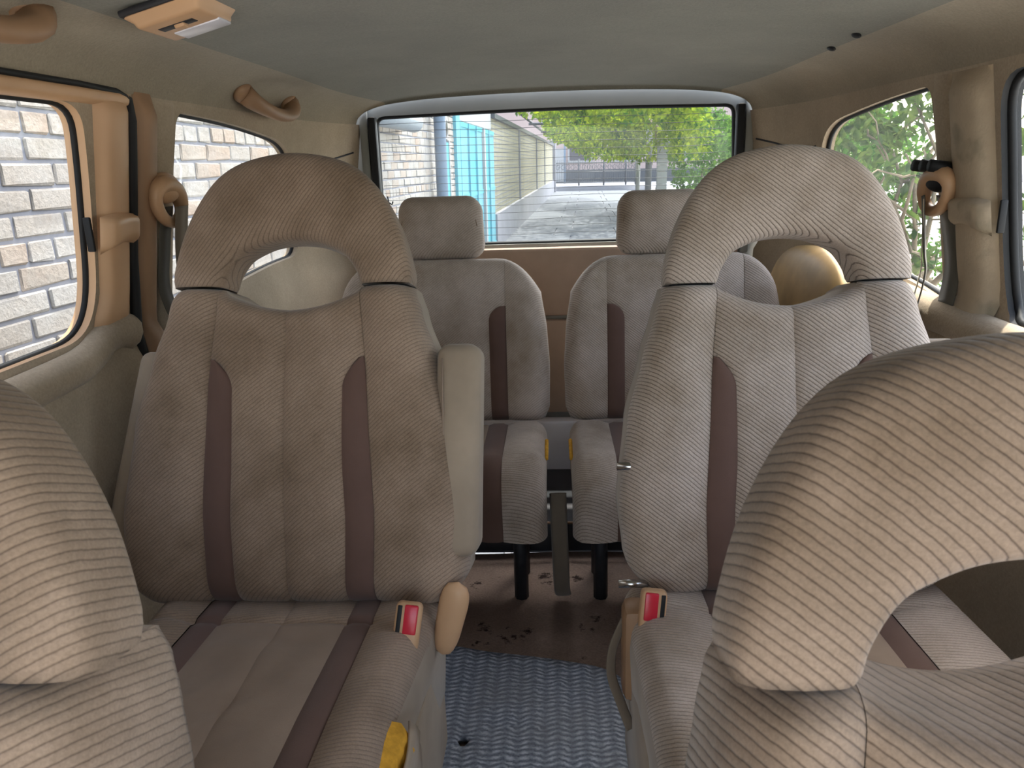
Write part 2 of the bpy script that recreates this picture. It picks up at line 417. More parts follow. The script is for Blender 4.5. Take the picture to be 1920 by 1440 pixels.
# windows: glass pane, rubber seal, jamb
def window(name, outline, fmap, outv, seal_r, gmat, sealmat=None, jamb=.03, jmat=None, inset=.6):
    ov = Vector(outv); lp = densify(outline, .04)
    V, Fs = panel_geo(outline, [], .08, lambda a, b: fmap(a, b) + ov * jamb * inset)
    w = mesh(name, V, Fs, gmat); tag(w, kind='structure')
    P = [fmap(p[0], p[1]) for p in lp]
    V = P + [p + ov * jamb for p in P]; m = len(P)
    mesh('jamb', V, [(i, (i + 1) % m, m + (i + 1) % m, m + i) for i in range(m)], jmat or M['felt_side'], w)
    tube('rubber_seal', [p + ov * jamb * inset * .9 for p in P], seal_r, sealmat or M['black'], w, 6, True)
    return w
w1 = window('window_1', w_door_l, side(-1), (-1, 0, 0), .005, M['glass'], jmat=M['tan'])
w2 = window('window_2', w_q_l, side(-1), (-1, 0, 0), .005, M['glass'])
w3 = window('window_3', rw_hole, rearmap, (0, 1, 0), .009, M['glass_rear'], jamb=.035, jmat=M['paint'])
w4 = window('window_4', w_q_r, side(1), (1, 0, 0), .006, M['glass'])
w5 = window('window_5', w_door_r, side(1), (1, 0, 0), .007, M['glass'], jmat=M['black'])
w6 = window('window_6', w_front, side(-1), (-1, 0, 0), .008, M['glass'])
w7 = window('window_7', w_front, side(1), (1, 0, 0), .008, M['glass'])
for i in range(16):                                   # defroster wires
    z = .862 + i * .0225
    tube('heating_wire', [(-.52 + .065 * k, YR + .030, z + .002 * sin(k * .8)) for k in range(17)], .0007, M['iron'], w3, 4)

# trim around the sliding door, pillar covers
def strip(name, ya, yb, z0, z1, s, off, mat, bow=.006, n=26, parent=None, lean=0):
    V = []; Fc = []; m = 9
    for i in range(n):
        t = i / (n - 1); z = z0 + (z1 - z0) * t
        a = ya(z) if callable(ya) else ya; b = yb(z) if callable(yb) else yb
        for k in range(m):
            u = k / (m - 1); Y = a + (b - a) * u; d = off * (1 - abs(2 * u - 1) ** 6) + bow * (1 - (2 * u - 1) ** 2)
            e = min(1, min(t, 1 - t) * n * .6)
            V.append(side(s, d * e)(Y, z))
    for i in range(n - 1):
        for k in range(m - 1): Fc.append((i * m + k, i * m + k + 1, (i + 1) * m + k + 1, (i + 1) * m + k))
    return mesh(name, V, Fc, mat, parent)
t1 = strip('trim_1', lambda z: 1.147 - (.012 * (z - .9) / .3 if z > .9 else (.9 - z) * .45), 1.222, .832, 1.20, -1, .012, M['tan']); tag(t1, kind='structure')
t2 = strip('trim_2', 1.243, 1.300, .74, 1.205, -1, .016, M['brownplastic']); tag(t2, kind='structure')
seal = tube('door_seal', [side(-1, .006)(y, z) for y, z in [(1.236, .60), (1.240, .7), (1.236, .82), (1.233, .95), (1.232, 1.1), (1.230, 1.16), (1.222, 1.19), (1.19, 1.199), (1.1, 1.202), (.9, 1.202), (.6, 1.203), (.5, 1.203)]], [.009] * 6 + [.007, .005, .004, .004, .004, .004], M['black'], t1, 8)
V = []; Fc = []                                        # tan rail above the sliding window
for i in range(24):
    Y = .5 + i * (1.215 - .5) / 23
    for k in range(7):
        u = k / 6; V.append(side(-1, .012 * (1 - abs(2 * u - 1) ** 5))(Y, 1.178 + u * .022))
for i in range(23):
    for k in range(6): Fc.append((i * 7 + k, i * 7 + k + 1, (i + 1) * 7 + k + 1, (i + 1) * 7 + k))
mesh('upper_rail', V, Fc, M['tan'], t1)
t3 = strip('trim_3', 1.255, 1.375, .785, 1.195, 1, .012, M['tan_dusty'], .012); tag(t3, kind='structure')
t4 = strip('trim_4', 1.375, 1.440, .785, 1.195, 1, .004, M['felt_side'], .006); tag(t4, kind='structure')
t5 = strip('trim_5', 1.300, 1.385, .79, 1.195, -1, .004, M['felt_side'], .004); tag(t5, kind='structure')
tube('door_trim_ledge', catmull([side(-1, -.004)(y, z) for y, z in [(.3, .806), (.7, .806), (1.0, .808), (1.09, .814), (1.15, .834), (1.19, .838), (1.222, .828)]], 6), [.026 + .006 * min(1, max(0, (k - 18) / 10)) for k in range(37)], M['felt_side'], wl, 12)
tube('door_trim_ledge', catmull([side(1, -.002)(y, z) for y, z in [(.3, .782), (.9, .782), (1.25, .785), (1.35, .788), (1.5, .788), (1.8, .80), (2.05, .81)]], 6), .032, M['felt_side'], wr, 12)
for s, w in ((-1, wl), (1, wr)):                       # seam line and screw hole on the rear pillars
    tube('panel_seam', [side(s, .001)(y, z) for y, z in [(2.06, 1.092), (2.12, 1.083), (2.2, 1.090), (2.28, 1.105), (2.37, 1.12)]], .0025, M['dark'], w, 5)
    bm = bmesh.new(); bmesh.ops.create_uvsphere(bm, u_segments=12, v_segments=8, radius=.011)
    p = side(s, 0)(2.28, 1.055)
    bmlink('screw_hole', bm, M['black'], w, Matrix.Translation(p) @ Matrix.Diagonal((.4, 1, 1, 1)))
for Y, x in ((1.488, .535), (1.642, .545)):              # two screw holes left by a missing grab handle
    bm = bmesh.new(); bmesh.ops.create_uvsphere(bm, u_segments=12, v_segments=8, radius=.011)
    bmlink('handle_screw_hole', bm, M['black'], ceil_o, Matrix.Translation((x, Y, ceil_z(x) - .002)) @ Matrix.Rotation(radians(25), 4, 'Y') @ Matrix.Diagonal((.75, 1.2, .35, 1)))
for s in (-1, 1):                                      # hatch guide channels beside the tailgate glass
    x = .537 if s > 0 else -.520
    box('window_channel', (x + s * .012, YR - .012, 1.02), (.024, .03, .40), M['black'], wrear, .006)
    box('pillar_edge', (x + s * .040, YR - .004, 1.02), (.026, .02, .46), M['paint'], wrear, .006)
tube('wire_hook', [(-.500, YR - .025, .99), (-.497, YR - .03, .972), (-.487, YR - .03, .966), (-.484, YR - .03, .975)], .0025, M['black'], wrear, 5)

# ---------------------------------------------------------------- seats
def rounding(d, r, R):
    if d >= r: return 0.0
    q = (r - d) / r; return R * (1 - sqrt(max(0, 1 - q * q)))
def csp(n, both=True):
    return [.5 - .5 * cos(pi * i / n) for i in range(n + 1)] if both else [sin(pi / 2 * i / n) for i in range(n + 1)]
def sheet(cols, rows, bounds, pos, names, mats, parent, mx=None, split=None):
    """grid of strips; bounds(v) gives the strip borders; returns outline"""
    objs = []; grid = {}
    for c in range(len(cols)):
        V = []; Fs = []; sp = cols[c]; m = len(sp)
        for v in rows:
            b = bounds(v)
            for s in sp: V.append(pos(b[c] + (b[c + 1] - b[c]) * s, v, c, s, b))
        for i in range(len(rows) - 1):
            bw = bounds(rows[i]); bw2 = bounds(rows[i + 1])
            if bw[c + 1] - bw[c] < 1e-5 and bw2[c + 1] - bw2[c] < 1e-5: continue
            for k in range(m - 1): Fs.append((i * m + k, i * m + k + 1, (i + 1) * m + k + 1, (i + 1) * m + k))
        grid[c] = (V, m)
        groups = [(names[c], mats[c], Fs)]
        if split and split[1][c]:
            i0 = sum(1 for v in rows if v < split[0] - 1e-9); F1 = [f for f in Fs if f[0] // m < i0]; F2 = [f for f in Fs if f[0] // m >= i0]
            groups = [('rear_strip', split[1][c], F1), (names[c], mats[c], F2)]
        for nm, mt, fs in groups:
            used = sorted({q for f in fs for q in f}); ix = {q: j for j, q in enumerate(used)}
            if fs: objs.append(mesh(nm, [V[q] for q in used], [tuple(ix[q] for q in f) for f in fs], mt, parent, True, mx))
    nr = len(rows); out = []
    V0, m0 = grid[0]; out += [V0[i * m0] for i in range(nr)]
    for c in range(len(cols)):
        Vc, m = grid[c]; out += [Vc[(nr - 1) * m + k] for k in range(1, m)]
    Vl, ml = grid[len(cols) - 1]; out += [Vl[i * ml + ml - 1] for i in range(nr - 2, -1, -1)]
    for c in range(len(cols) - 1, -1, -1):
        Vc, m = grid[c]; out += [Vc[k] for k in range(m - 2, -1, -1)][:(m - 1) if c else m - 2]
    return out, objs
def shell_from(loop, rings, name, mat, parent, mx=None):
    """rings: list of fn(p, centre)->point"""
    P = [Vector(p) for p in loop]; c = sum(P, Vector()) / len(P); V = list(P); n = len(P); Fs = []
    for r in rings: V += [r(p, c) for p in P]
    for j in range(len(rings)):
        for i in range(n):
            a = j * n + i; b = j * n + (i + 1) % n; Fs.append((a, b, b + n, a + n))
    V.append(sum(V[-n:], Vector()) / n); k = len(V) - 1; o = len(rings) * n
    for i in range(n): Fs.append((o + i, o + (i + 1) % n, k))
    return mesh(name, V, Fs, mat, parent, True, mx)

def arch_headrest(name, sc, mat, parent, mx, H0):
    outer = [(0, .176), (.030, .172), (.085, .156), (.135, .130), (.168, .100), (.187, .060), (.196, 0)]
    inner = [(0, .098), (.018, .094), (.042, .078), (.054, .058), (.063, .032), (.066, 0)]
    def crv(t):
        hs = [(x, h) for h, x in t]; full_ = hs + [(-x, h) for x, h in hs[::-1][1:]]
        pts = catmull([(x, h, 0) for x, h in full_], 10)
        L = [0]
        for a, b in zip(pts, pts[1:]): L.append(L[-1] + (b - a).length)
        res = []; N = 56
        for i in range(N + 1):
            d = L[-1] * i / N; j = max(k for k in range(len(L)) if L[k] <= d + 1e-9); j = min(j, len(pts) - 2)
            res.append(pts[j].lerp(pts[j + 1], (d - L[j]) / max(1e-9, L[j + 1] - L[j])))
        return res
    A = crv(outer); B = crv(inner); V = []; Fs = []; n = 28; dep = .040
    N = len(A)
    for i in range(N):
        e = min(i, N - 1 - i)
        shr = 1 - .07 * max(0, (2 - e) / 2) ** 2
        for k in range(n):
            th = 2 * pi * k / n; cx_, cy_ = cos(th), sin(th); p = 2 / 4.6
            u = math.copysign(abs(cx_) ** p, cx_) * shr; w = math.copysign(abs(cy_) ** p, cy_) * shr
            mid = (A[i] + B[i]) * .5; hf = (A[i] - B[i]) * .5
            q = mid + hf * u
            bulge = -.006 * (1 - u * u) * (1 if w < 0 else 0)
            V.append(Vector((q.x, .043 + dep * w + bulge, q.y + H0)) * 1.0)
    for i in range(N - 1):
        for k in range(n): Fs.append((i * n + k, i * n + (k + 1) % n, (i + 1) * n + (k + 1) % n, (i + 1) * n + k))
    Fs.append(tuple(range(n))); Fs.append(tuple((N - 1) * n + k for k in range(n))[::-1])
    return mesh(name, [v * sc for v in V], Fs, mat, parent, True, mx)

def captain_seat(name, label, X, Yh, zh, rec, sc, sgn, group, arms=(), cushion=True, arch_mat=None, rz=0, front=False, chw=(.238, .232), eadd=0):
    cm = M['cord_l'] if sgn < 0 else M['cord_r']; cs = M['cord_sl'] if sgn < 0 else M['cord_sr']
    if front: cm = M['cord_fl'] if sgn < 0 else M['cord_fr']
    root = empty(name, (X, Yh, 0), label, 'car seat', group, rz)
    mx = Matrix.Translation((0, 0, zh)) @ Matrix.Rotation(-rec, 4, 'X')
    H = .455
    edge = [(0, .205), (.045, .234), (.13, .243), (.26, .229), (.35, .206), (.42, .185), (.455, .174)]
    if front: edge = [(0, .18), (.045, .205), (.13, .212), (.26, .200), (.35, .186), (.40, .178), (.435, .171), (.455, .160)]
    seam = [(0, .118), (.13, .122), (.30, .114), (.455, .102)]
    def bounds(v):
        z = v * H; e = lerp_tab(edge, z) + eadd * max(0, 1 - z / .40); s = lerp_tab(seam, z)
        sw = .040 if z < .2 else .040 - (z - .2) * .05
        zt = .352
        if z > zt: w = 0
        elif z > zt - .035: q = (z - (zt - .035)) / .035; w = sw * sqrt(max(0, 1 - q * q))
        else: w = sw
        cx = .004 * sgn
        return [-e, -s, -s + w, cx, s - w, s, e]
    def pos(x, v, c, s, b):
        topx = H if abs(x) > .1 else H - .004 - .028 * cos(x / .1 * pi / 2) ** .8
        z = v * topx
        e = b[-1]
        y = 0
        if c in (0, 5):
            q = s if c == 5 else 1 - s
            y -= .020 * sin(pi * min(1, q * .92 + .02)) ** .7
            y += .004
        elif c in (2, 3): y -= .007 * (1 - abs(2 * s - 1) ** 5)
        else: y -= .004 * (1 - abs(2 * s - 1) ** 6)
        y -= .014 * sin(pi * min(1, max(0, v * 1.1))) * (1 - (x / .24) ** 2)
        d = (e - abs(x)); y += rounding(d, .028, .045)
        y += rounding(v * H, .045, .045) + rounding((1 - v) * H, .022, .028)
        return Vector((x, y, z)) * sc
    ss = csp(10); so_ = [1 - q for q in csp(11, False)][::-1]; so_r = csp(11, False)
    cols = [so_, csp(4), csp(9), csp(9), csp(4), so_r]
    rows = csp(44); rows = sorted(set(rows + [(.352 - .035 * (1 - k / 8)) / H for k in range(9)]))
    bk = bpy.data.objects.new('backrest', None)
    loop_ = []
    shellobj_parent = None
    names = ['bolster', 'stripe', 'center_panel', 'center_panel', 'stripe', 'bolster']
    mats = [cm, M['stripe'], cm, cm, M['stripe'], cm]
    T = .135 * sc
    out, objs = sheet(cols, rows, bounds, pos, names, mats, root, mx)
    back = shell_from(out, [lambda p, c: Vector((p.x * 1.0, p.y + .02 * sc, p.z)), lambda p, c: Vector((p.x, T * .8, p.z)),
                            lambda p, c: Vector((c.x + (p.x - c.x) * .93, T, c.z + (p.z - c.z) * .96))], 'backrest', cm if front else M['sidecloth'], root, mx)
    for o in objs: o.parent = back; o.matrix_basis = Matrix.Identity(4)
    hr = arch_headrest('headrest', sc, arch_mat or cm, root, mx, H + .002)
    for s in (-1, 1):
        box('hinge_gap', (s * (.127 if front else .137) * sc, .047 * sc, (H - .008) * sc), ((.040 if front else .058) * sc, .050 * sc, .030 * sc), M['black'], hr, .006)
    if cushion:
        # cushion: rows run from the back (v=0) to the front and down the front face
        zc_ = zh - .006; Lc = .50; Hf = .15
        Ltot = Lc + Hf
        def cb(v):
            a = v * Ltot; e = chw[0] + (chw[1] - chw[0]) * min(1, a / .3); st = .124; w = .036
            return [-e, -st, -st + w, 0, st - w, st, e]
        def cpos(x, v, c, s, b):
            a = v * Ltot; r = .06
            if a < Lc - r * .6: y, z = -a, .012 * min(1, a / .3)
            else:
                q = a - (Lc - r * .6); th = min(pi / 2, q / r)
                y = -(Lc - r * .6) - r * sin(th); z = .012 - r * (1 - cos(th)) - max(0, q - r * pi / 2)
            fade = 1 if a < Lc - .05 else max(0, 1 - (a - Lc + .05) / .08)
            if c in (0, 5):
                q = s if c == 5 else 1 - s
                z += .012 * sin(pi * min(1, q * .9 + .03)) ** .8 * fade
            else:
                z += .004 * (1 - abs(2 * s - 1) ** 5) * fade
                if c in (2, 3): z += .0045 * sin(x * 46 + 2.2 * sin(a * 21 + x * 9)) * sin(a * 29 + x * 17) * fade * min(1, max(0, (a - .10) / .03)) * max(0, 1 - (abs(x) / .088) ** 4)
            if abs(a - .095) < .010: z -= .005 * (1 - abs(a - .095) / .010)
            z -= rounding(b[-1] - abs(x), .03, .035)
            z -= rounding(a, .03, .03)
            return Vector((x, y + .06, z)) * sc
        cmx = Matrix.Translation((0, 0, zc_)) @ Matrix.Rotation(radians(-2), 4, 'X')
        crow = sorted(set([i / 52 for i in range(53)] + [.004, .01, (.085) / Ltot, .095 / Ltot, .105 / Ltot, .09 / Ltot, .10 / Ltot]))
        cn = ['seat_bolster', 'seat_stripe', 'seat_panel', 'seat_panel', 'seat_stripe', 'seat_bolster']
        out, objs = sheet([so_, csp(3), csp(10), csp(10), csp(3), so_r], crow, cb, cpos, cn, [cs, M['stripe'], M['panel'], M['panel'], M['stripe'], cs], root, cmx, (.095 / Ltot, [None, None, cs, cs, None, None]))
        zb = -.17 * sc
        cu = shell_from(out, [lambda p, c: Vector((p.x * 1.006, p.y, p.z - .02 * sc)) if p.z - .02 * sc > zb else Vector((p.x, p.y, zb)),
                              lambda p, c: Vector((p.x * .98, p.y, min(zb, p.z))), lambda p, c: Vector((p.x * .9, p.y * .97, zb - .004))], 'cushion', M['sidecloth'], root, cmx)
        for o in objs: o.parent = cu; o.matrix_basis = Matrix.Identity(4)
        bm = bmesh.new()
        bbox_bm(bm, (0, -.20, .125), (.36, .34, .25), .02)
        bbox_bm(bm, (0, -.20, .02), (.42, .44, .04), .01)
        bmlink('seat_base', bm, M['dark'], root, None, True, 40)
    for (s, y_off, z0, z1, wd, tl) in arms:
        hgt = z1 - z0
        bm = bmesh.new(); bbox_bm(bm, (0, 0, 0), (wd, .085, hgt), min(wd * .3, .02), 4)
        for v in bm.verts: v.co.x += .004 * sin(v.co.z * 9); v.co.y *= 1 - .12 * (v.co.z / hgt)
        ar = bmlink('armrest', bm, M['sidecloth'], root, mx @ Matrix.Translation((s * (.236 * sc + wd * .5 - .030), y_off, (z0 + z1) / 2)) @ Matrix.Rotation(radians(tl), 4, 'Y'))
        tube('armrest_piping', [(-s * wd * .30, -.0425 - .0 + .001, hgt * .5 * t) for t in (-.86, -.4, 0, .4, .86)], .0016, M['panel'], ar, 5)
        box('armrest_pivot', (-s * .03, .02, -hgt * .36), (.03, .03, .03), M['dark'], ar, .006)
    return root, mx

G2 = 'captain seats in the second row'
seatL, mxL = captain_seat('captain_seat', 'brown corduroy captain seat with arched headrest and folded armrest beside the brick wall side', -.395, .975, .460, radians(17.5), 1.045, -1, G2,
                          arms=((1, .035, .072, .385, .066, 0), (-1, .060, .06, .385, .056, 10)), arch_mat=M['cord_la'], chw=(.206, .186), eadd=.018)
seatR, mxR = captain_seat('captain_seat', 'lit-toned grey-beige corduroy captain seat with arched headrest on the tree side, second row', 335e-3, 1.0, .460, radians(13), 1.0, 1, G2,
                          arms=((1, .05, .09, .37, .048, -8),))
G1 = 'front seats nearest the camera'
captain_seat('front_seat', 'blurred corduroy front seat cut off by the left edge of the frame', -.452, .247, .356, radians(15), 1.0, -1, G1, front=True)
captain_seat('front_seat', 'large blurred corduroy front seat with arched headrest in the lower right corner', .270, .247, .354, radians(15), 1.0, 1, G1, front=True)

# second-row seat fittings
def lever(parent, loc, rot, name='recline_lever'):
    V = []; Fs = []; n = 14; N = 16; L = .125
    for i in range(N + 1):
        t = i / N; z = (t - .5) * L
        r = (max(0, 1 - (2 * t - 1) ** 4)) ** .5; wd = (.018 + .006 * t) * r; dp = .013 * r
        for k in range(n):
            a = 2 * pi * k / n; V.append((cos(a) * dp, sin(a) * wd, z + .0))
    for i in range(N):
        for k in range(n): Fs.append((i * n + k, i * n + (k + 1) % n, (i + 1) * n + (k + 1) % n, (i + 1) * n + k))
    o = mesh(name, V, Fs, M['tan'], parent, True, Matrix.Translation(loc) @ rot); return o
def buckle(parent, loc, rot, h=.055, name='belt_buckle'):
    bm = bmesh.new(); bbox_bm(bm, (0, 0, -h * .2), (.036, .024, h * 1.25), .007, 3)
    b = bmlink(name, bm, M['tan'], parent, Matrix.Translation(loc) @ rot, True, 40)
    box('release_button', (.004, -.0105, h * .03), (.019, .006, h * .72), M['red'], b, .0025)
    box('tongue_slot', (-.0115, -.0105, h * .03), (.006, .005, h * .66), M['black'], b, .001)
    tube('buckle_stalk', [(0, 0, -h * .75), (0, .01, -h * 1.3), (0, .03, -h * 2.0)], .010, M['dark'], b, 8, flat=.5)
    return b
lever(seatL, (.236, -.005, .445), Matrix.Rotation(radians(14), 4, 'Y') @ Matrix.Rotation(radians(78), 4, 'Z'))
buckle(seatL, (.188, -.065, .484), Matrix.Rotation(radians(8), 4, 'Y') @ Matrix.Rotation(radians(-20), 4, 'X'))
box('side_shield', (.200, -.05, .27), (.016, .24, .20), M['sidecloth'], seatL, .007)
box('seat_rail', (.216, -.10, .05), (.03, .24, .10), M['dark'], seatL, .012)
bR = buckle(seatR, (-.206, -.055, .482), Matrix.Rotation(radians(6), 4, 'Y') @ Matrix.Rotation(radians(-12), 4, 'X') @ Matrix.Diagonal((-1, 1, 1, 1)))
box('buckle_sleeve', (-.226, -.03, .395), (.040, .05, .15), M['brownplastic'], seatR, .012)
for z, y in ((.645, .055), (.478, .01)):
    tube('armrest_pin', [(-.205, y, z), (-.248, y, z)], .006, M['metal'], seatR, 8)
tube('loose_strap', catmull([(-.240, -.02, .44), (-.258, -.03, .40), (-.262, -.04, .36), (-.250, -.055, .325), (-.236, -.07, .29)], 5), .008, M['web'], seatR, 8, flat=.25)
box('side_shield', (-.225, -.10, .28), (.018, .28, .22), M['sidecloth'], seatR, .008)
# torn cover with foam on the left cushion front corner
V = []; Fs = []
N = 10
for i in range(N + 1):
    t = i / N; y = -.225 - .15 * t; x = .202 + .004 * sin(t * 9); wdt = .022 * sin(pi * min(1, t * .85 + .05)) ** .7
    V += [(x - .012, y, .452), (x + .004, y, .452 - wdt * .6), (x + .012 + .006 * sin(t * 17), y, .452 - wdt * 1.6 - .01), (x + .004, y, .40)]
for i in range(N):
    for k in range(3): Fs.append((i * 4 + k, i * 4 + k + 1, i * 4 + 5 + k, i * 4 + 4 + k))
mesh('torn_foam', V, Fs, M['foam'], seatL)
V = []; Fs = []
for i in range(N + 1):
    t = i / N; y = -.215 - .16 * t
    for k in range(6):
        u = k / 5
        V.append((.212 + .012 * u + .020 * t * u + .005 * sin(u * 5 + t * 6), y + .015 * u, .443 - .04 * t - u * (.05 + .13 * t)))
for i in range(N):
    for k in range(5): Fs.append((i * 6 + k, i * 6 + k + 1, i * 6 + 7 + k, i * 6 + 6 + k))
flap = mesh('torn_flap', V, Fs, M['sidecloth'], seatL)
md = flap.modifiers.new('thick', 'SOLIDIFY'); md.thickness = .003

# rear bench: two seats
def rear_seat(label, X, sgn, rz=0):
    cm = M['cord_rl'] if sgn < 0 else M['cord_r']; cs = M['cord_sr']
    Yh, zh, rec = 1.90, .425, radians(9)
    root = empty('rear_bench_seat', (X, Yh, 0), label, 'car seat', 'rear bench seats')
    mx = Matrix.Translation((0, 0, zh)) @ Matrix.Rotation(-rec, 4, 'X'); H = .425
    def topz(x):
        a = abs(x)
        return H if a < .15 else H - .125 * ((a - .15) / .13) ** 2.2
    edge = [(0, .268), (.05, .280), (.2, .282), (.33, .276), (.425, .262)]
    def bounds(v):
        z = v * H; e = lerp_tab(edge, z); s = .172; w = .044; zt = .305
        if z > zt: w = 0
        elif z > zt - .04: q = (z - zt + .04) / .04; w *= sqrt(max(0, 1 - q * q))
        return [-e, -s, -s + w, s - w, s, e]
    def pos(x, v, c, s, b):
        y = 0
        if c in (0, 4): q = s if c == 4 else 1 - s; y -= .016 * sin(pi * min(1, q * .92 + .02)) ** .8
        else: y -= .005 * (1 - abs(2 * s - 1) ** 8)
        y -= .012 * sin(pi * v)
        y += rounding(b[-1] - abs(x), .035, .05) + rounding(v * H, .035, .04) + rounding((1 - v) * H, .025, .035)
        return Vector((x, y, v * topz(x)))
    so_ = [1 - q for q in csp(10, False)][::-1]
    rows = sorted(set(csp(36) + [(.305 - .04 * (1 - k / 8)) / H for k in range(9)]))
    out, objs = sheet([so_, csp(4), csp(12), csp(4), csp(10, False)], rows, bounds, pos, ['bolster', 'stripe', 'center_panel', 'stripe', 'bolster'], [cm, M['stripe'], cm, M['stripe'], cm], root, mx)
    back = shell_from(out, [lambda p, c: Vector((p.x, p.y + .02, p.z)), lambda p, c: Vector((p.x, .10, p.z)), lambda p, c: Vector((p.x * .95, .12, c.z + (p.z - c.z) * .96))], 'backrest', M['sidecloth'], root, mx)
    for o in objs: o.parent = back; o.matrix_basis = Matrix.Identity(4)
    # headrest block
    bm = bmesh.new(); bbox_bm(bm, (0, 0, 0), (.222, .10, .160), .036, 5)
    for v in bm.verts:
        t = (v.co.z + .08) / .16; v.co.x *= 1 - .06 * t * t + .02 * sin(pi * t); v.co.y -= .012 * (1 - (v.co.x / .11) ** 2)
    hx = .005 if sgn < 0 else -.03
    hr = bmlink('headrest', bm, cm, root, mx @ Matrix.Translation((hx, .055, H + .082)))
    for s in (-1, 1): tube('headrest_post', [(s * .05, 0, -.07), (s * .05, .0, -.11)], .006, M['metal'], hr, 8)
    tube('headrest_piping', [(.098 * cos(a), -.046, .062 * sin(a) + 0) for a in [pi * k / 12 for k in range(13)]], .0012, M['panel'], hr, 5)
    # cushion
    Lc, Hf = .34, .15; Lt = Lc + Hf
    def cb(v): return [-.272, -.172, -.122, .122, .172, .272]
    def cpos(x, v, c, s, b):
        a = v * Lt; r = .075; a0 = Lc - r
        if a < a0: y, z = -a, .03 * a
        else:
            q = a - a0; th = min(pi / 2, q / r); y = -a0 - r * sin(th) + max(0, q - r * pi / 2) * .10; z = .03 * a0 - r * (1 - cos(th)) - max(0, q - r * pi / 2)
        if c in (0, 4): q = s if c == 4 else 1 - s; bl = .012 * sin(pi * min(1, q * .9 + .03)) ** .8
        else: bl = .005 * (1 - abs(2 * s - 1) ** 5)
        if a < a0: z += bl
        else: y -= bl * sin(min(pi / 2, (a - a0) / r)); z += bl * cos(min(pi / 2, (a - a0) / r))
        rd = rounding(.272 - abs(x), .03, .035)
        if a < a0: z -= rd
        else: y += rd * sin(min(pi / 2, (a - a0) / r)); z -= rd * cos(min(pi / 2, (a - a0) / r))
        if a < .04: z -= rounding(a, .03, .025)
        return Vector((x, y + .015, z))
    cmx = Matrix.Translation((0, -.01, zh - .002))
    out, objs = sheet([so_, csp(3), csp(8), csp(3), csp(10, False)], [i / 40 for i in range(41)], cb, cpos, ['seat_bolster', 'seat_stripe', 'seat_panel', 'seat_stripe', 'seat_bolster'], [cs, M['stripe'], M['panel'], M['stripe'], cs], root, cmx)
    cu = shell_from(out, [lambda p, c: Vector((p.x, p.y + .012, p.z - .02)) if p.z > -.17 else Vector((p.x, p.y + .02, p.z)), lambda p, c: Vector((p.x * .985, max(p.y, -.27), min(-.185, p.z)))], 'cushion', M['sidecloth'], root, cmx)
    for o in objs: o.parent = cu; o.matrix_basis = Matrix.Identity(4)
    # foam showing along the inner seam
    tube('torn_foam', [(-sgn * .272, -.10 - .03 * k, .427 - (.004 * k * k if k > 4 else 0)) for k in range(5)], .005, M['foam'], cu, 6, mx=Matrix.Translation((0, .0, -.425 - .012)))
    for s in (-1, 1):
        for y in (-.15, -.03): tube('leg', [(s * .2, y, .25), (s * .2, y, .0)], .018, M['dark'], root, 8)
    box('seat_frame', (0, -.14, .245), (.44, .26, .03), M['dark'], root, .008)
    return root
rear_seat('corduroy rear bench seat with block headrest, brick wall side', -.297, -1)
rear_seat('corduroy rear bench seat with block headrest, tree side', .305, 1)
st = tube('seat_belt_strap', catmull([(.0, 1.66, .33), (.002, 1.65, .24), (.004, 1.66, .16), (.006, 1.70, .06), (.01, 1.74, .012)], 5), .020, M['web'], None, 8, flat=.2)
tag(st, 'brown belt strap hanging in the gap between the two rear cushions', 'strap')

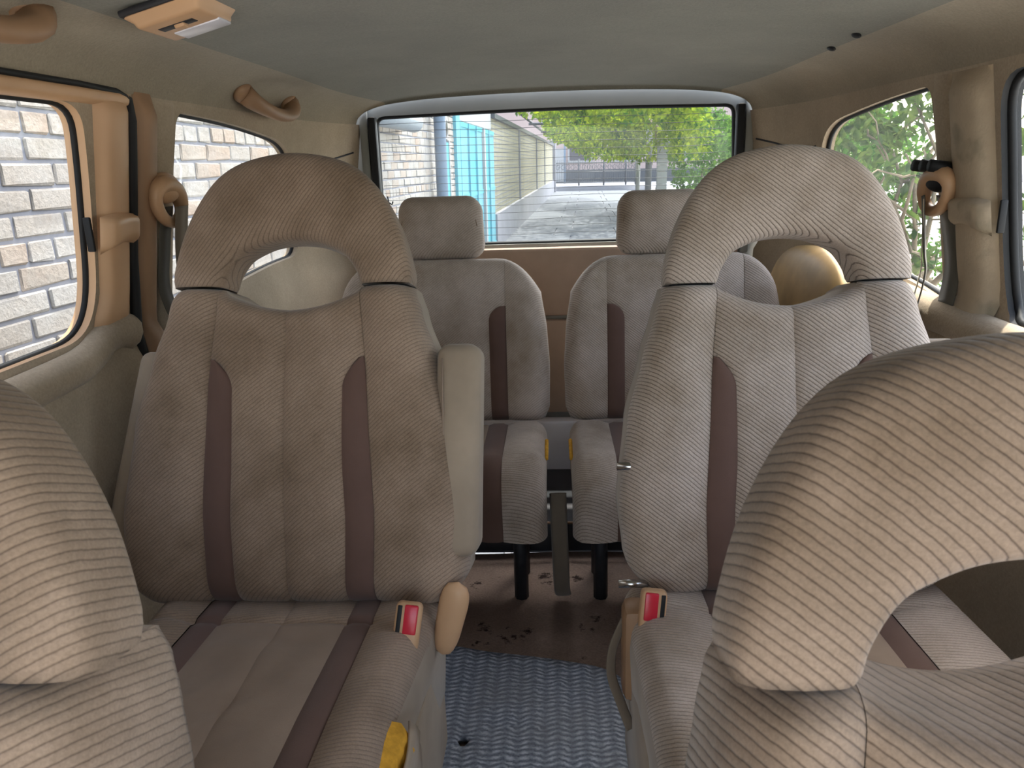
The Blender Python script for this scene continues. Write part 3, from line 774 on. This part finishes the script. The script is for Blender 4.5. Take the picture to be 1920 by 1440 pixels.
# ---------------------------------------------------------------- fittings
def belt(s, label, web, broken=False):
    root = empty('seat_belt', side(s, .02)(1.34 if s < 0 else 1.405, .0), label, 'seat belt', 'shoulder belts on the pillars')
    o = Vector(root.location); yc = 1.308 if s < 0 else 1.388
    pt = lambda y, z, off=.03: side(s, off)(y, z) - o
    # D ring guide: ring-shaped loop
    ringz = 1.030 if s < 0 else 1.005
    rg = []
    for k in range(28):
        a = 2 * pi * k / 28
        rg.append(pt(yc + (.046 * cos(a)), ringz + .030 * sin(a) - .012 * cos(a), .030 + .014 * cos(a * 2) * 0))
    g = tube('belt_guide', rg, [.011 + .006 * max(0, sin(2 * pi * k / 28)) for k in range(28)], M['tan'], root, 10, True, flat=.9)
    bm = bmesh.new(); bmesh.ops.create_uvsphere(bm, u_segments=18, v_segments=12, radius=1)
    cap = bmlink('guide_cover', bm, M['black'] if broken else M['tan'], root, Matrix.Translation(pt(yc - .002, ringz + .026, .022)) @ Matrix.Diagonal((.022, .040, .026, 1)))
    if broken:
        for k in range(3):
            tube('exposed_bolt', [pt(yc + .035 - .03 * k, ringz + .040, .012), pt(yc + .035 - .03 * k, ringz + .046, .05)], .010, M['black'], root, 8)
    def ribbon(name, pts, w, mat, dirv):
        V = []; Fs = []; P = catmull(pts, 6); d = Vector(dirv)
        for i, p in enumerate(P):
            ww = w if not isinstance(w, list) else w[0] + (w[1] - w[0]) * i / (len(P) - 1)
            V += [p - d * ww / 2, p + d * ww / 2]
        for i in range(len(P) - 1): Fs.append((2 * i, 2 * i + 1, 2 * i + 3, 2 * i + 2))
        ob = mesh(name, V, Fs, mat, root); m_ = ob.modifiers.new('thick', 'SOLIDIFY'); m_.thickness = .0015; return ob
    if s < 0:
        ribbon('webbing', [pt(yc + .012, ringz - .005, .046), pt(yc + .018, ringz - .08, .044), pt(yc + .034, .9, .045), pt(yc + .05, .80, .05), pt(yc + .07, .60, .06)], .045, web, (0, 1, .0))
        ribbon('webbing_return', [pt(yc + .004, ringz - .005, .024), pt(yc + .004, .95, .02), pt(yc + .008, .88, .02), pt(yc + .012, .80, .03)], .040, M['web_dark'], (0, 1, 0))
    else:
        ribbon('webbing', [pt(yc + .018, ringz - .005, .044), pt(yc + .022, ringz - .10, .046), pt(yc + .03, .85, .046), pt(yc + .035, .72, .05)], [.05, .012], web, (.5, .85, 0))
        ribbon('webbing_edge', [pt(yc + .000, ringz - .01, .052), pt(yc + .010, ringz - .10, .056), pt(yc + .02, .86, .058), pt(yc + .026, .74, .062)], [.004, .010], M['web_pale'], (.3, .95, 0))
        ribbon('webbing_return', [pt(yc - .012, ringz - .005, .024), pt(yc - .012, .95, .018), pt(yc - .016, .88, .018), pt(yc - .02, .815, .022)], .052, M['web_dark'], (0, 1, 0))
    return root
belt(-1, 'brown shoulder belt hanging from a tan guide on the pillar by the brick wall', M['web'])
belt(1, 'grey shoulder belt with broken guide cover on the pillar by the trees', M['web_dark'], True)

def latch(s, y0, y1, zc, label, mat):
    root = empty('window_latch', side(s, .016)((y0 + y1) / 2, zc - .025), label, 'latch', 'window latches')
    o = Vector(root.location); V = []; Fs = []; N = 12; m = 10
    for i in range(N + 1):
        t = i / N; y = y0 + (y1 - y0) * t
        for k in range(m):
            a = k / (m - 1); zz = -.5 + a
            h = .046 + .006 * (t - .3 if t > .3 else 0) * 2
            prof_ = .020 * (1 - abs(2 * a - 1) ** 6) * (1 - abs(2 * t - 1) ** 8) + .008 * max(0, t - .4)
            V.append(side(s, .016 + prof_)(y, zc + zz * h + .004 * sin(t * 4)) - o)
    for i in range(N):
        for k in range(m - 1): Fs.append((i * m + k, i * m + k + 1, (i + 1) * m + k + 1, (i + 1) * m + k))
    mesh('latch_cover', V, Fs, mat, root)
    box('rubber_pad', side(s, .008)(y1 + (.006 if y1 > y0 else -.006), zc) - o, (.011, .006, .050), M['black'], root, .002)
latch(-1, 1.218, 1.115, .997, 'tan plastic window latch on the sliding door frame', M['tan'])
latch(1, 1.358, 1.235, .975, 'pale plastic window latch on the dusty pillar', M['tan_dusty'])

def grab(label, ya, yb, x, zz):
    root = empty('grab_handle', (x, (ya + yb) / 2, zz), label, 'grab handle', 'grab handles on the headliner')
    L = (yb - ya) / 2
    nrm = Vector((.62, 0, -.78))
    pts = []; rad = []
    for k in range(17):
        t = k / 16; y = -L + 2 * L * t
        up = sin(pi * t) ** .55
        pts.append(Vector((0, y, 0)) + nrm * (.046 * up + .001)); rad.append(.0135 + .007 * (abs(2 * t - 1) ** 3))
    g = tube('grip', pts, rad, M['brownplastic'], root, 12, flat=1.15)
    for s in (-1, 1):
        bm = bmesh.new(); bmesh.ops.create_uvsphere(bm, u_segments=16, v_segments=10, radius=1)
        bmlink('end_cap', bm, M['brownplastic'], root, Matrix.Translation((0, s * L, 0)) @ Matrix.Rotation(radians(-50), 4, 'Y') @ Matrix.Diagonal((.022, .034, .014, 1)))
    return root
grab('brown grab handle above the quarter window by the brick wall', 1.645, 1.93, -.628, 1.232)
grab('brown grab handle cut off by the upper left corner of the frame', .66, .930, -.588, 1.262)

# dome lamp
lc = Vector((-.47, 1.055, 0)); lc.z = ceil_z(lc.x) - .006
dl = empty('dome_lamp', lc, 'tan dome lamp with switch and white lens on the headliner', 'lamp')
tilt = Matrix.Rotation(radians(-14), 4, 'Y') @ Matrix.Diagonal((.76, .76, .72, 1))
bm = bmesh.new(); bbox_bm(bm, (0, 0, -.008), (.135, .155, .03), .010, 3)
for v in bm.verts:
    if v.co.z < -.012: v.co.x *= .86; v.co.y *= .90
bmlink('housing', bm, M['tan'], dl, tilt, True, 40)
box('base_gasket', (0, 0, .004), (.142, .162, .012), M['dark'], dl, .004, mx=tilt)
box('lens', (.012, .038, -.0225), (.085, .052, .006), M['lens'], dl, .002, mx=tilt)
box('switch_recess', (-.005, -.022, -.0215), (.062, .024, .005), M['dark'], dl, .001, mx=tilt)
box('switch', (.0, -.022, -.025), (.018, .020, .010), M['tan'], dl, .003, mx=tilt)

# floor mat
mo = catmull([(-.300, 1.50), (-.15, 1.492), (.0, 1.462), (.10, 1.430), (.148, 1.36), (.165, 1.20), (.168, .95), (.160, .55), (-.05, .50), (-.30, .52), (-.315, .9), (-.305, 1.3)], 6, True)
mo2 = [(p.x, p.y) for p in mo]
hole = [(-.126 + .011 * cos(a) * (1 + .3 * sin(3 * a)), 1.262 + .013 * sin(a)) for a in [2 * pi * k / 10 for k in range(10)]]
hole = [(x - .063, y - .05) for x, y in hole]
mz = lambda x, y: Vector((x, y, .018 + .003 * sin(x * 20 + y * 9) * sin(y * 13)))
V, Fs = panel_geo(mo2, [hole], .03, mz)
fm = mesh('floor_mat', V, Fs, M['mat']); md = fm.modifiers.new('thick', 'SOLIDIFY'); md.thickness = .010; md.offset = -1
tag(fm, 'blue-grey ribbed pile floor mat with a burnt hole in the aisle', 'floor mat')

# tan cover over the wheel arch behind the tree-side rear seat
bm = bmesh.new(); bmesh.ops.create_uvsphere(bm, u_segments=32, v_segments=20, radius=1)
for v in bm.verts:
    q = v.co; v.co = Vector((math.copysign(abs(q.x) ** .75, q.x), math.copysign(abs(q.y) ** .7, q.y), math.copysign(abs(q.z) ** .8, q.z)))
wc = bmlink('wheel_arch_cover', bm, plain('worn_ochre_vinyl', srgb(172, 140, 92), .5, .35, .2, 9), wr, Matrix.Translation((.670, 2.0, .60)) @ Matrix.Diagonal((.078, .32, .245, 1)))
tag(wc, 'rounded worn ochre vinyl cover')

# ---------------------------------------------------------------- outside
def emesh(name, verts, faces, mat, parent=None, smooth=False):
    return mesh(name, [EM @ Vector(v) for v in verts], faces, mat, parent, smooth)
def ebox(name, lo, hi, mat, parent=None, bev=0):
    bm = bmesh.new(); lo = Vector(lo); hi = Vector(hi)
    bbox_bm(bm, (lo + hi) / 2, hi - lo, bev, 1, EM)
    return bmlink(name, bm, mat, parent, None, False)
def etube(name, pts, r, mat, parent=None, n=8): return tube(name, [EM @ Vector(p) for p in pts], r, mat, parent, n)
def proj(p):
    q = R3.transposed() @ (Vector(p) - CAM)
    return (960 + F * q.x / -q.z, 720 - F * q.y / -q.z) if q.z < -.1 else (-9999, -9999)

gr = ebox('ground', (-30, -10, -.30), (60, 140, -.02), M['ground']); tag(gr, kind='structure')
# paving slabs of the alley
pv = ebox('paving', (-1.70, 1.0, -.06), (2.2, 46, -.012), M['mortar']); tag(pv, kind='structure')
sm = {}
y = 2.6; i = 0
bm = bmesh.new(); bbox_bm(bm, (0, 0, 0), (.985, .985, .03), .004, 1)
me_slab = bpy.data.meshes.new('slab'); bm.to_mesh(me_slab); bm.free(); me_slab.materials.append(M['slab'])
while y < 44:
    d = 1.15 + .9 * min(1, y / 20)
    offs = -.35 if i % 2 else 0.25
    xs = [-1.68, -.45 + offs * .6, .75 + offs * .3, 2.15]
    for a, b in zip(xs, xs[1:]):
        o = link('slab', me_slab, None, pv, EM @ Matrix.Translation(((a + b) / 2, y + d / 2, .004 * random.random())) @ Matrix.Diagonal((b - a - .012, d - .02, 1, 1)))
    y += d; i += 1

# the cream brick wall beside the van
WX = -1.62
wb = ebox('wall_outside', (WX - .25, -1.5, 0), (WX + .009, 8.6, 3.0), M['mortar']); tag(wb, kind='structure')
bricks = []
course = .0725; Ls = .222; Lh = .116
for r in range(41):
    z = r * course + .01; header = (r % 5 == 2); L = Lh if header else Ls
    y = -.4 + (L / 2 if r % 2 else 0) + .03 * random.random()
    while y < 8.5:
        bricks.append((y, z, L)); y += L
def brick_mesh(L, sd):
    rnd = random.Random(sd); bm = bmesh.new(); bbox_bm(bm, (0, 0, 0), (.03, L - .010, course - .0105), .005, 1)
    for v in bm.verts: v.co += Vector((rnd.uniform(-.002, .002), rnd.uniform(-.0035, .0035), rnd.uniform(-.003, .003)))
    me = bpy.data.meshes.new('brick'); bm.to_mesh(me); bm.free(); return me
bm_s = [brick_mesh(Ls, k) for k in range(4)]; bm_h = [brick_mesh(Lh, 10 + k) for k in range(4)]
for k, me in enumerate(bm_s + bm_h): me.materials.append(M['brick2'] if k % 4 == 3 else M['brick'])
vis = []
for (y, z, L) in bricks:
    p = EM @ Vector((WX, y, z + course / 2)); px = proj(p)
    ok = (-30 < px[0] < 190 and 140 < px[1] < 720) or (300 < px[0] < 570 and 190 < px[1] < 640) or (695 < px[0] < 800 and 195 < px[1] < 400)
    vis.append((0 if ok else 1, y, z, L))
vis.sort()
rest = bmesh.new()
for i, (_, y, z, L) in enumerate(vis):
    me = random.choice(bm_s if L == Ls else bm_h)
    mx = EM @ Matrix.Translation((WX + random.uniform(-.002, .003), y + L / 2, z + course / 2))
    if i < 300: link('brick', me, None, wb, mx)
    else:
        n0 = len(rest.verts); rest.from_mesh(me); rest.verts.ensure_lookup_table()
        bmesh.ops.transform(rest, matrix=mx, verts=rest.verts[n0:])
ro = bmlink('bricks_remaining', rest, M['brick'], wb, None, False); ro['kind'] = 'stuff'

yp = lambda px: -WX * 1500 / (1098 - px)
# awning tube, drain pipe, door with grille, brick pier, gate, far wall
zpx = lambda py, y: EH - (py - 302) / 1500 * y
aw = etube('awning_roll', [(WX + .12, 5.2, zpx(212, 6)), (WX + .14, 6.9, zpx(222, 6.6))], .085, M['roofing'], None, 12); tag(aw, 'grey rolled metal awning on the cream brick wall', 'awning')
dp = empty('drain_pipe', EM @ Vector((WX + .08, yp(803), 0)), 'grey-blue drain pipe on the brick wall before the turquoise door', 'pipe')
o = Vector(dp.location)
dpb = tube('pipe', [EM @ Vector((WX + .115, yp(804), z)) - o for z in (0.05, .6, 1.2, 1.8, 2.4, 3.0)], .062, M['pipe'], dp, 14)
for z in (.7, 1.1, 2.1): tube('bracket', [EM @ Vector((WX + .115, yp(804), z)) - o, EM @ Vector((WX + .115, yp(804), z + .03)) - o], .072, M['iron'], dp, 14)
w2y = 8.6
wp = ebox('wall_pier', (WX - .25, 8.6, 0), (WX - .02, yp(856), 3.0), M['plaster']); tag(wp, kind='structure')
for r in range(38):
    for a, b in ((8.61, yp(819)), (yp(838), yp(855))):
        yy = a; k = 0
        while yy < b - .05:
            e = min(yy + (.12 if (r + k) % 2 else .22), b)
            q = (bm_h[0] if e - yy < .15 else bm_s[0])
            link('brick', q, None, wp, EM @ Matrix.Translation((WX - .012, (yy + e) / 2, r * course + .05)) @ Matrix.Diagonal((1, (e - yy) / (Lh if e - yy < .15 else Ls), 1, 1)))
            yy = e; k += 1
dr = empty('garden_door', EM @ Vector((WX, yp(828), 0)), 'narrow turquoise metal door beside the drain pipe', 'door'); o = Vector(dr.location)
def epart(name, lo, hi, mat, root, bev=0):
    bm = bmesh.new(); lo = Vector(lo); hi = Vector(hi); bbox_bm(bm, (lo + hi) / 2, hi - lo, bev, 1, EM)
    bmesh.ops.translate(bm, vec=-Vector(root.location), verts=bm.verts)
    return bmlink(name, bm, mat, root, None, False)
ya, yb = yp(820), yp(837)
epart('door_leaf', (WX - .02, ya, .05), (WX + .02, yb, zpx(262, 9)), M['turq'], dr)
epart('door_frame', (WX - .02, ya - .05, .02), (WX + .03, ya, zpx(258, 9)), M['plaster'], dr)
epart('door_frame', (WX - .02, yb, .02), (WX + .03, yb + .05, zpx(258, 9)), M['plaster'], dr)
vent = empty('vent_grille', EM @ Vector((WX, (ya + yb) / 2, zpx(252, 9))), 'pale concrete vent grille with oval openings above the turquoise door', 'grille')
epart('grille_plate', (WX - .02, ya, zpx(256, 9)), (WX + .02, yb, zpx(214, 9)), M['plaster'], vent)
for k in range(3):
    yc = ya + (yb - ya) * (.2 + .3 * k); zc_ = zpx(235, 9)
    V = [EM @ Vector((WX + .022, yc + .07 * cos(a), zc_ + .11 * sin(a))) - Vector(vent.location) for a in [2 * pi * q / 16 for q in range(16)]]
    V += [EM @ Vector((WX + .03, yc + .05 * cos(a), zc_ + .09 * sin(a))) - Vector(vent.location) for a in [2 * pi * q / 16 for q in range(16)]]
    mesh('oval_opening', V, [(i, (i + 1) % 16, 16 + (i + 1) % 16, 16 + i) for i in range(16)] + [tuple(range(16, 32))], M['darkglass'], vent)
# big gate
g0, g1 = yp(858), yp(924); gt = 2.02
gate = empty('driveway_gate', EM @ Vector((WX, (g0 + g1) / 2, 0)), 'wide turquoise sheet-metal driveway gate with vertical ribs', 'gate')
npan = 5
epart('gate_backing', (WX - .06, g0, .05), (WX - .022, g1, gt), M['turq2'], gate)
for k in range(npan):
    a = g0 + (g1 - g0) * k / npan; b = g0 + (g1 - g0) * (k + 1) / npan
    epart('gate_panel', (WX - .02, a + .012, .08), (WX + .02, b - .012, gt), M['turq'] if k % 2 else M['turq2'], gate)
    epart('gate_rib', (WX + .0, a - .03, .06), (WX + .045, a + .03, gt), M['turq2'], gate)
epart('gate_mullion', (WX, g0 + (g1 - g0) * .585, .06), (WX + .06, g0 + (g1 - g0) * .62, gt), M['plaster'], gate)
for z in (.1, 1.05, gt - .06): epart('gate_rail', (WX - .01, g0, z), (WX + .03, g1, z + .06), M['turq'], gate)
lt = ebox('wall_gate', (WX - .25, yp(856), gt + .03), (WX - .02, g1, 3.2), M['plaster']); tag(lt, kind='structure')
gp = ebox('trim_6', (WX - .1, yp(850), 0), (WX + .04, g0 - .02, 2.6), M['turq2']); tag(gp, kind='structure')
# far plaster wall with plinth, coping and pilasters
f0, f1 = g1 + .02, 40
fw = ebox('wall_far', (WX - .25, f0, 0), (WX - .02, f1, 2.25), brickm('yellowish_brickwork', srgb(146, 140, 118), srgb(156, 152, 132))); tag(fw, kind='structure')
ebox('plinth', (WX - .1, f0, 0), (WX + .05, f1, .62), M['plinth'], fw)
ebox('coping', (WX - .3, f0, 2.25), (WX + .05, f1, 2.33), M['iron'], fw)
for px in (975, 1007, 1022): ebox('pilaster', (WX - .05, yp(px) - .12, .6), (WX + .012, yp(px) + .12, 2.25), M['mortar'], fw)
for r in range(20):
    ebox('course_joint', (WX - .03, f0 + .02, .68 + r * .078), (WX - .014, f1 - .05, .692 + r * .078), M['mortar'], fw)
ep = ebox('wall_end_pier', (WX - .3, 40, 0), (WX + .12, 40.5, 2.5), M['plinth']); tag(ep, kind='structure')
# iron gate at the alley end on a step
sg = ebox('trim_7', (-1.9, 41.4, -.05), (3.2, 42.6, .26), M['plinth']); tag(sg, kind='structure')
ig = empty('iron_gate', EM @ Vector((.4, 42, .26)), 'low ornate iron gate at the far end of the alley', 'gate'); o = Vector(ig.location)
L_ = lambda x, z, y=42.0: EM @ Vector((x, y, z)) - o
for z in (.42, .95, 1.42): tube('gate_rail', [L_(-1.6, z), L_(2.6, z)], .025, M['iron'], ig, 6)
for x in (-1.6, -.35, .95, 2.1, 2.6): tube('gate_post', [L_(x, .26), L_(x, 1.62)], .045, M['iron'], ig, 8)
V = []; Fs = []
for k in range(46):
    x = -1.55 + k * .092; tube_geo([L_(x, .40), L_(x, .8), L_(x, 1.58)], .011, 5, False, V, Fs)
bb = mesh('gate_bars', V, Fs, M['iron'], ig); bb['kind'] = 'stuff'
V = []; Fs = []
for k in range(16):
    cx = -1.45 + k * .27; tube_geo([L_(cx + .12 * cos(a) * (1 - a / 12), 1.18 + .16 * sin(a) * (1 - a / 12)) for a in [q * .5 for q in range(16)]], .012, 4, False, V, Fs)
sc_ = mesh('scrollwork', V, Fs, M['iron'], ig); sc_['kind'] = 'stuff'
# house across the street
st_ = ebox('road', (-30, 43.2, -.03), (40, 57.5, .01), M['plinth']); tag(st_, kind='structure')
hs_ = empty('street_house', EM @ Vector((2, 58, 0)), 'pale pinkish house with dark window across the street behind the iron gate', 'house')
epart('wall', (-8, 58, 0), (12, 64, 5), M['housewall'], hs_)
epart('plinth_band', (-8, 57.9, 0), (12, 58, .9), M['iron'], hs_)
for (x0, x1, z0, z1) in ((-1.15, .35, 1.55, 2.75), (2.2, 3.6, 1.5, 2.7), (5.5, 7, 1.5, 2.7)):
    w_ = epart('window', (x0 - .12, 57.86, z0 - .12), (x1 + .12, 57.99, z1 + .12), M['plaster'], hs_)
    epart('pane', (x0, 57.82, z0), (x1, 57.9, z1), M['darkglass'], hs_)
epart('door', (-2.2, 57.86, .1), (-1.5, 57.99, 2.4), M['plaster'], hs_)
etube_ = etube('street_drain_pipe', [(-1.45, 56, 0), (-1.45, 56, 4)], .07, M['pipe'], None, 8); tag(etube_, 'thin blue pipe on the corner left of the iron gate', 'pipe')

# ---------------------------------------------------------------- plants
def leaf_shape(L=1.0, W=.5):
    return [(0, 0, 0), (L * .3, W * .42, .03), (L * .65, W * .40, .04), (L, 0, -.06), (L * .65, -W * .40, .04), (L * .3, -W * .42, .03), (L * .5, 0, -.03)], [(0, 6, 1), (1, 6, 2), (2, 6, 3), (3, 6, 4), (4, 6, 5), (5, 6, 0)]
def rot_rand(rnd, flat=.5):
    return Matrix.Rotation(rnd.uniform(0, 2 * pi), 3, 'Z') @ Matrix.Rotation(rnd.gauss(0, .8) * flat * 2, 3, 'Y') @ Matrix.Rotation(rnd.gauss(0, .6), 3, 'X')
def cloud(name, blobs, N, size, mat, parent, seed, tri=False):
    rnd = random.Random(seed); V = []; Fs = []; o = Vector(parent.location) if parent else Vector()
    wts = [b[3] * b[4] * b[5] for b in blobs]
    for _ in range(N):
        b = rnd.choices(blobs, wts)[0]
        while True:
            q = Vector((rnd.uniform(-1, 1), rnd.uniform(-1, 1), rnd.uniform(-1, 1)))
            if q.length < 1: break
        q = q * (q.length ** -.45 if q.length > .05 else 1)
        if q.length > 1.0: q.normalize(); q *= rnd.uniform(.8, 1.05)
        p = Vector((b[0] + q.x * b[3], b[1] + q.y * b[4], b[2] + q.z * b[5]))
        s = size * rnd.uniform(.6, 1.3); R = rot_rand(rnd, .6); n0 = len(V)
        for c in ((0, 0, 0), (.5, .32, .05), (1, 0, -.08), (.5, -.32, .05)): V.append(EM @ (p + R @ (Vector(c) * s)) - o)
        Fs += [(n0, n0 + 1, n0 + 2), (n0, n0 + 2, n0 + 3)]
    ob = mesh(name, V, Fs, mat, parent, False); ob['kind'] = 'stuff'; return ob
def limb(rnd, a, b, r0, r1, n=6, wob=.06):
    a = Vector(a); b = Vector(b); P = []
    for i in range(n + 1):
        t = i / n; P.append(a.lerp(b, t) + Vector((rnd.uniform(-wob, wob), rnd.uniform(-wob, wob), rnd.uniform(-wob, wob) * .5)) * (0 if i in (0, n) else 1))
    return P, [r0 + (r1 - r0) * i / n for i in range(n + 1)]
# near tree seen through the side windows: single leaves near the van
me_leaves = []
for k in range(3):
    v_, f_ = leaf_shape(1, .42 + .08 * k); me = bpy.data.meshes.new('leaf'); me.from_pydata(v_, [], f_); me.update(); me.polygons.foreach_set('use_smooth', [True] * len(f_)); me.materials.append(M['leaf_near']); me_leaves.append(me)
def leafy(name, label, base, tips, nleaf, lsize, seed, cl=None, clN=0, group=None):
    rnd = random.Random(seed); root = empty(name, EM @ Vector(base), label, 'shrub', group); o = Vector(root.location)
    stems = []; top = None
    V = []; Fs = []
    bz = Vector(base)
    fork = bz + Vector((0, 0, .7))
    P, R = limb(rnd, bz, fork, .04, .03); tube_geo([EM @ p - o for p in P], R, 7, False, V, Fs)
    mesh('trunk', V, Fs, M['bark'], root)
    for (tx, ty, tz) in tips:
        V = []; Fs = []; P, R = limb(rnd, fork, (tx, ty, tz), .018, .004, 8, .07); tube_geo([EM @ p - o for p in P], R, 6, False, V, Fs); stems.append(P)
        br = mesh('branch', V, Fs, M['bark'], root)
        for j in range(3):
            i = rnd.randint(3, 7); q = P[i]; e = q + Vector((rnd.uniform(-.35, .35), rnd.uniform(-.35, .35), rnd.uniform(-.15, .35)))
            P2, R2 = limb(rnd, q, e, .006, .002, 5, .03); V = []; Fs = []; tube_geo([EM @ p - o for p in P2], R2, 5, False, V, Fs); mesh('twig', V, Fs, M['bark'], br); stems.append(P2)
    for k in range(nleaf):
        P = rnd.choice(stems); i = rnd.randint(1 if len(P) < 8 else 3, len(P) - 1); p = P[i - 1].lerp(P[i], rnd.random())
        s = lsize * rnd.uniform(.7, 1.3); mx = Matrix.Translation(EM @ p - o) @ (EM.to_3x3() @ rot_rand(rnd)).to_4x4() @ Matrix.Diagonal((s, s, s, 1))
        link('leaf', rnd.choice(me_leaves), None, root, mx)
    if cl: cloud('foliage', cl, clN, lsize, M['leaf_near'], root, seed + 1)
    return root
leafy('broadleaf_shrub', 'leafy shrub seen through the tree-side quarter window', (1.75, 4.0, 0),
      [(1.35, 3.9, 1.55), (1.6, 4.3, 2.0), (1.15, 3.6, 1.2), (1.9, 4.6, 1.9), (1.45, 4.4, 1.75), (1.3, 3.4, 1.5), (1.75, 3.6, 1.9)], 280, .075, 3,
      [(1.55, 4.4, 1.95, .45, .7, .38), (1.35, 4.5, 1.45, .35, .6, .35)], 1500, 'shrubs beside the van')
leafy('broadleaf_shrub', 'leafy shrub at the far right edge outside the last side window', (1.75, 2.1, 0),
      [(1.3, 2.2, 1.5), (1.5, 2.4, 2.0), (1.2, 2.5, 1.25), (1.45, 1.8, 1.7), (1.6, 2.7, 1.9)], 200, .075, 5,
      [(1.5, 2.3, 1.7, .25, .5, .4)], 500, 'shrubs beside the van')
for i, (x, y, z, rx, ry, rz, N, lab) in enumerate([
    (2.9, 5.6, .35, .9, 2.2, .55, 2600, 'low green hedge below the tree-side quarter window'),
    (1.9, 2.6, .25, .5, .8, .45, 700, 'low green bush below the right edge window'),
    (3.6, 12.0, 1.2, 1.0, 2.4, 1.0, 5200, 'dense green bush at the right of the tailgate glass, nearest one'),
    (4.6, 18.0, 1.7, 1.6, 3.0, 1.6, 5200, 'taller green tree behind the bush at the right of the tailgate glass'),
    (3.3, 23.0, 1.5, .9, 3.0, 1.3, 3600, 'green bush behind the white tiled post')]):
    r_ = empty('garden_bush', EM @ Vector((x, y, 0)), lab, 'bush', 'garden bushes')
    V = []; Fs = []; tube_geo([EM @ Vector((x, y, h)) - Vector(r_.location) for h in (0, z * .5, z)], [.06, .05, .02], 7, False, V, Fs); mesh('stem', V, Fs, M['bark'], r_)
    cloud('foliage', [(x, y, z, rx, ry, rz), (x + .2 * rx, y + .5, z + .5 * rz, rx * .7, ry * .7, rz * .6)], N, .055 if y < 7 else .11 if y < 15 else .15, M['leaf_hedge'], r_, 20 + i)
# vine over the alley
vn = empty('grape_vine', EM @ Vector((1.85, 21, 0)), 'yellow-green grape vine canopy spanning the alley on a pergola', 'vine')
cloud('foliage', [(1.0, 17.5, 2.75, 1.3, 2.5, .55), (.1, 20, 2.85, 1.5, 3, .6), (1.7, 22, 2.35, 1.3, 3.0, .9), (-.9, 18, 2.75, .8, 2.5, .28), (.9, 26, 2.3, 1.6, 4, .8), (1.8, 17, 2.75, .7, 2, .55), (-.4, 30, 2.7, 1.2, 5, .6), (2.3, 19, 2.05, .6, 2, .6)], 16500, .15, M['leaf_vine'], vn, 41)
V = []; Fs = []; o = Vector(vn.location)
tube_geo([EM @ Vector(p) - o for p in ((1.95, 21.2, 0), (1.9, 21.1, .7), (2.02, 21.2, 1.4), (1.8, 21, 2.3), (1.2, 20, 2.6))], [.09, .08, .08, .07, .05], 8, False, V, Fs); mesh('vine_trunk', V, Fs, M['bark'], vn)
pg = empty('pergola', EM @ Vector((1.7, 20, 0)), 'metal pergola rails carrying the vine over the alley', 'pergola'); o = Vector(pg.location)
for (a, b) in (((-1.55, 15.5, 2.62), (2.0, 15.5, 2.62)), ((-1.55, 22, 2.5), (2.0, 22, 2.5)), ((-1.55, 28, 2.5), (2.0, 28, 2.5)), ((1.95, 15.5, 2.6), (1.95, 30, 2.5)), ((-1.5, 15.5, 2.6), (-1.5, 30, 2.5))):
    tube('rail', [EM @ Vector(a) - o, EM @ Vector(b) - o], .035, M['iron'], pg, 6)
tp = empty('tiled_post', EM @ Vector((1.88, 20, 0)), 'white tiled square post beside the alley under the vine', 'post')
for k in range(13): epart('tile_course', (1.76, 19.88, .02 + k * .15), (2.0, 20.12, .16 + k * .15), M['plaster'], tp)
p2 = etube('concrete_post', [(1.62, 25, 0), (1.62, 25, 1.6)], .07, M['plaster'], None, 8); tag(p2, 'thin white post left of the tiled post', 'post')
p3 = etube('grey_post', [(1.75, 22.5, 0), (1.75, 22.5, 2.3)], .09, M['mortar'], None, 10); tag(p3, 'round grey post between the thin white post and the tiled post', 'post')
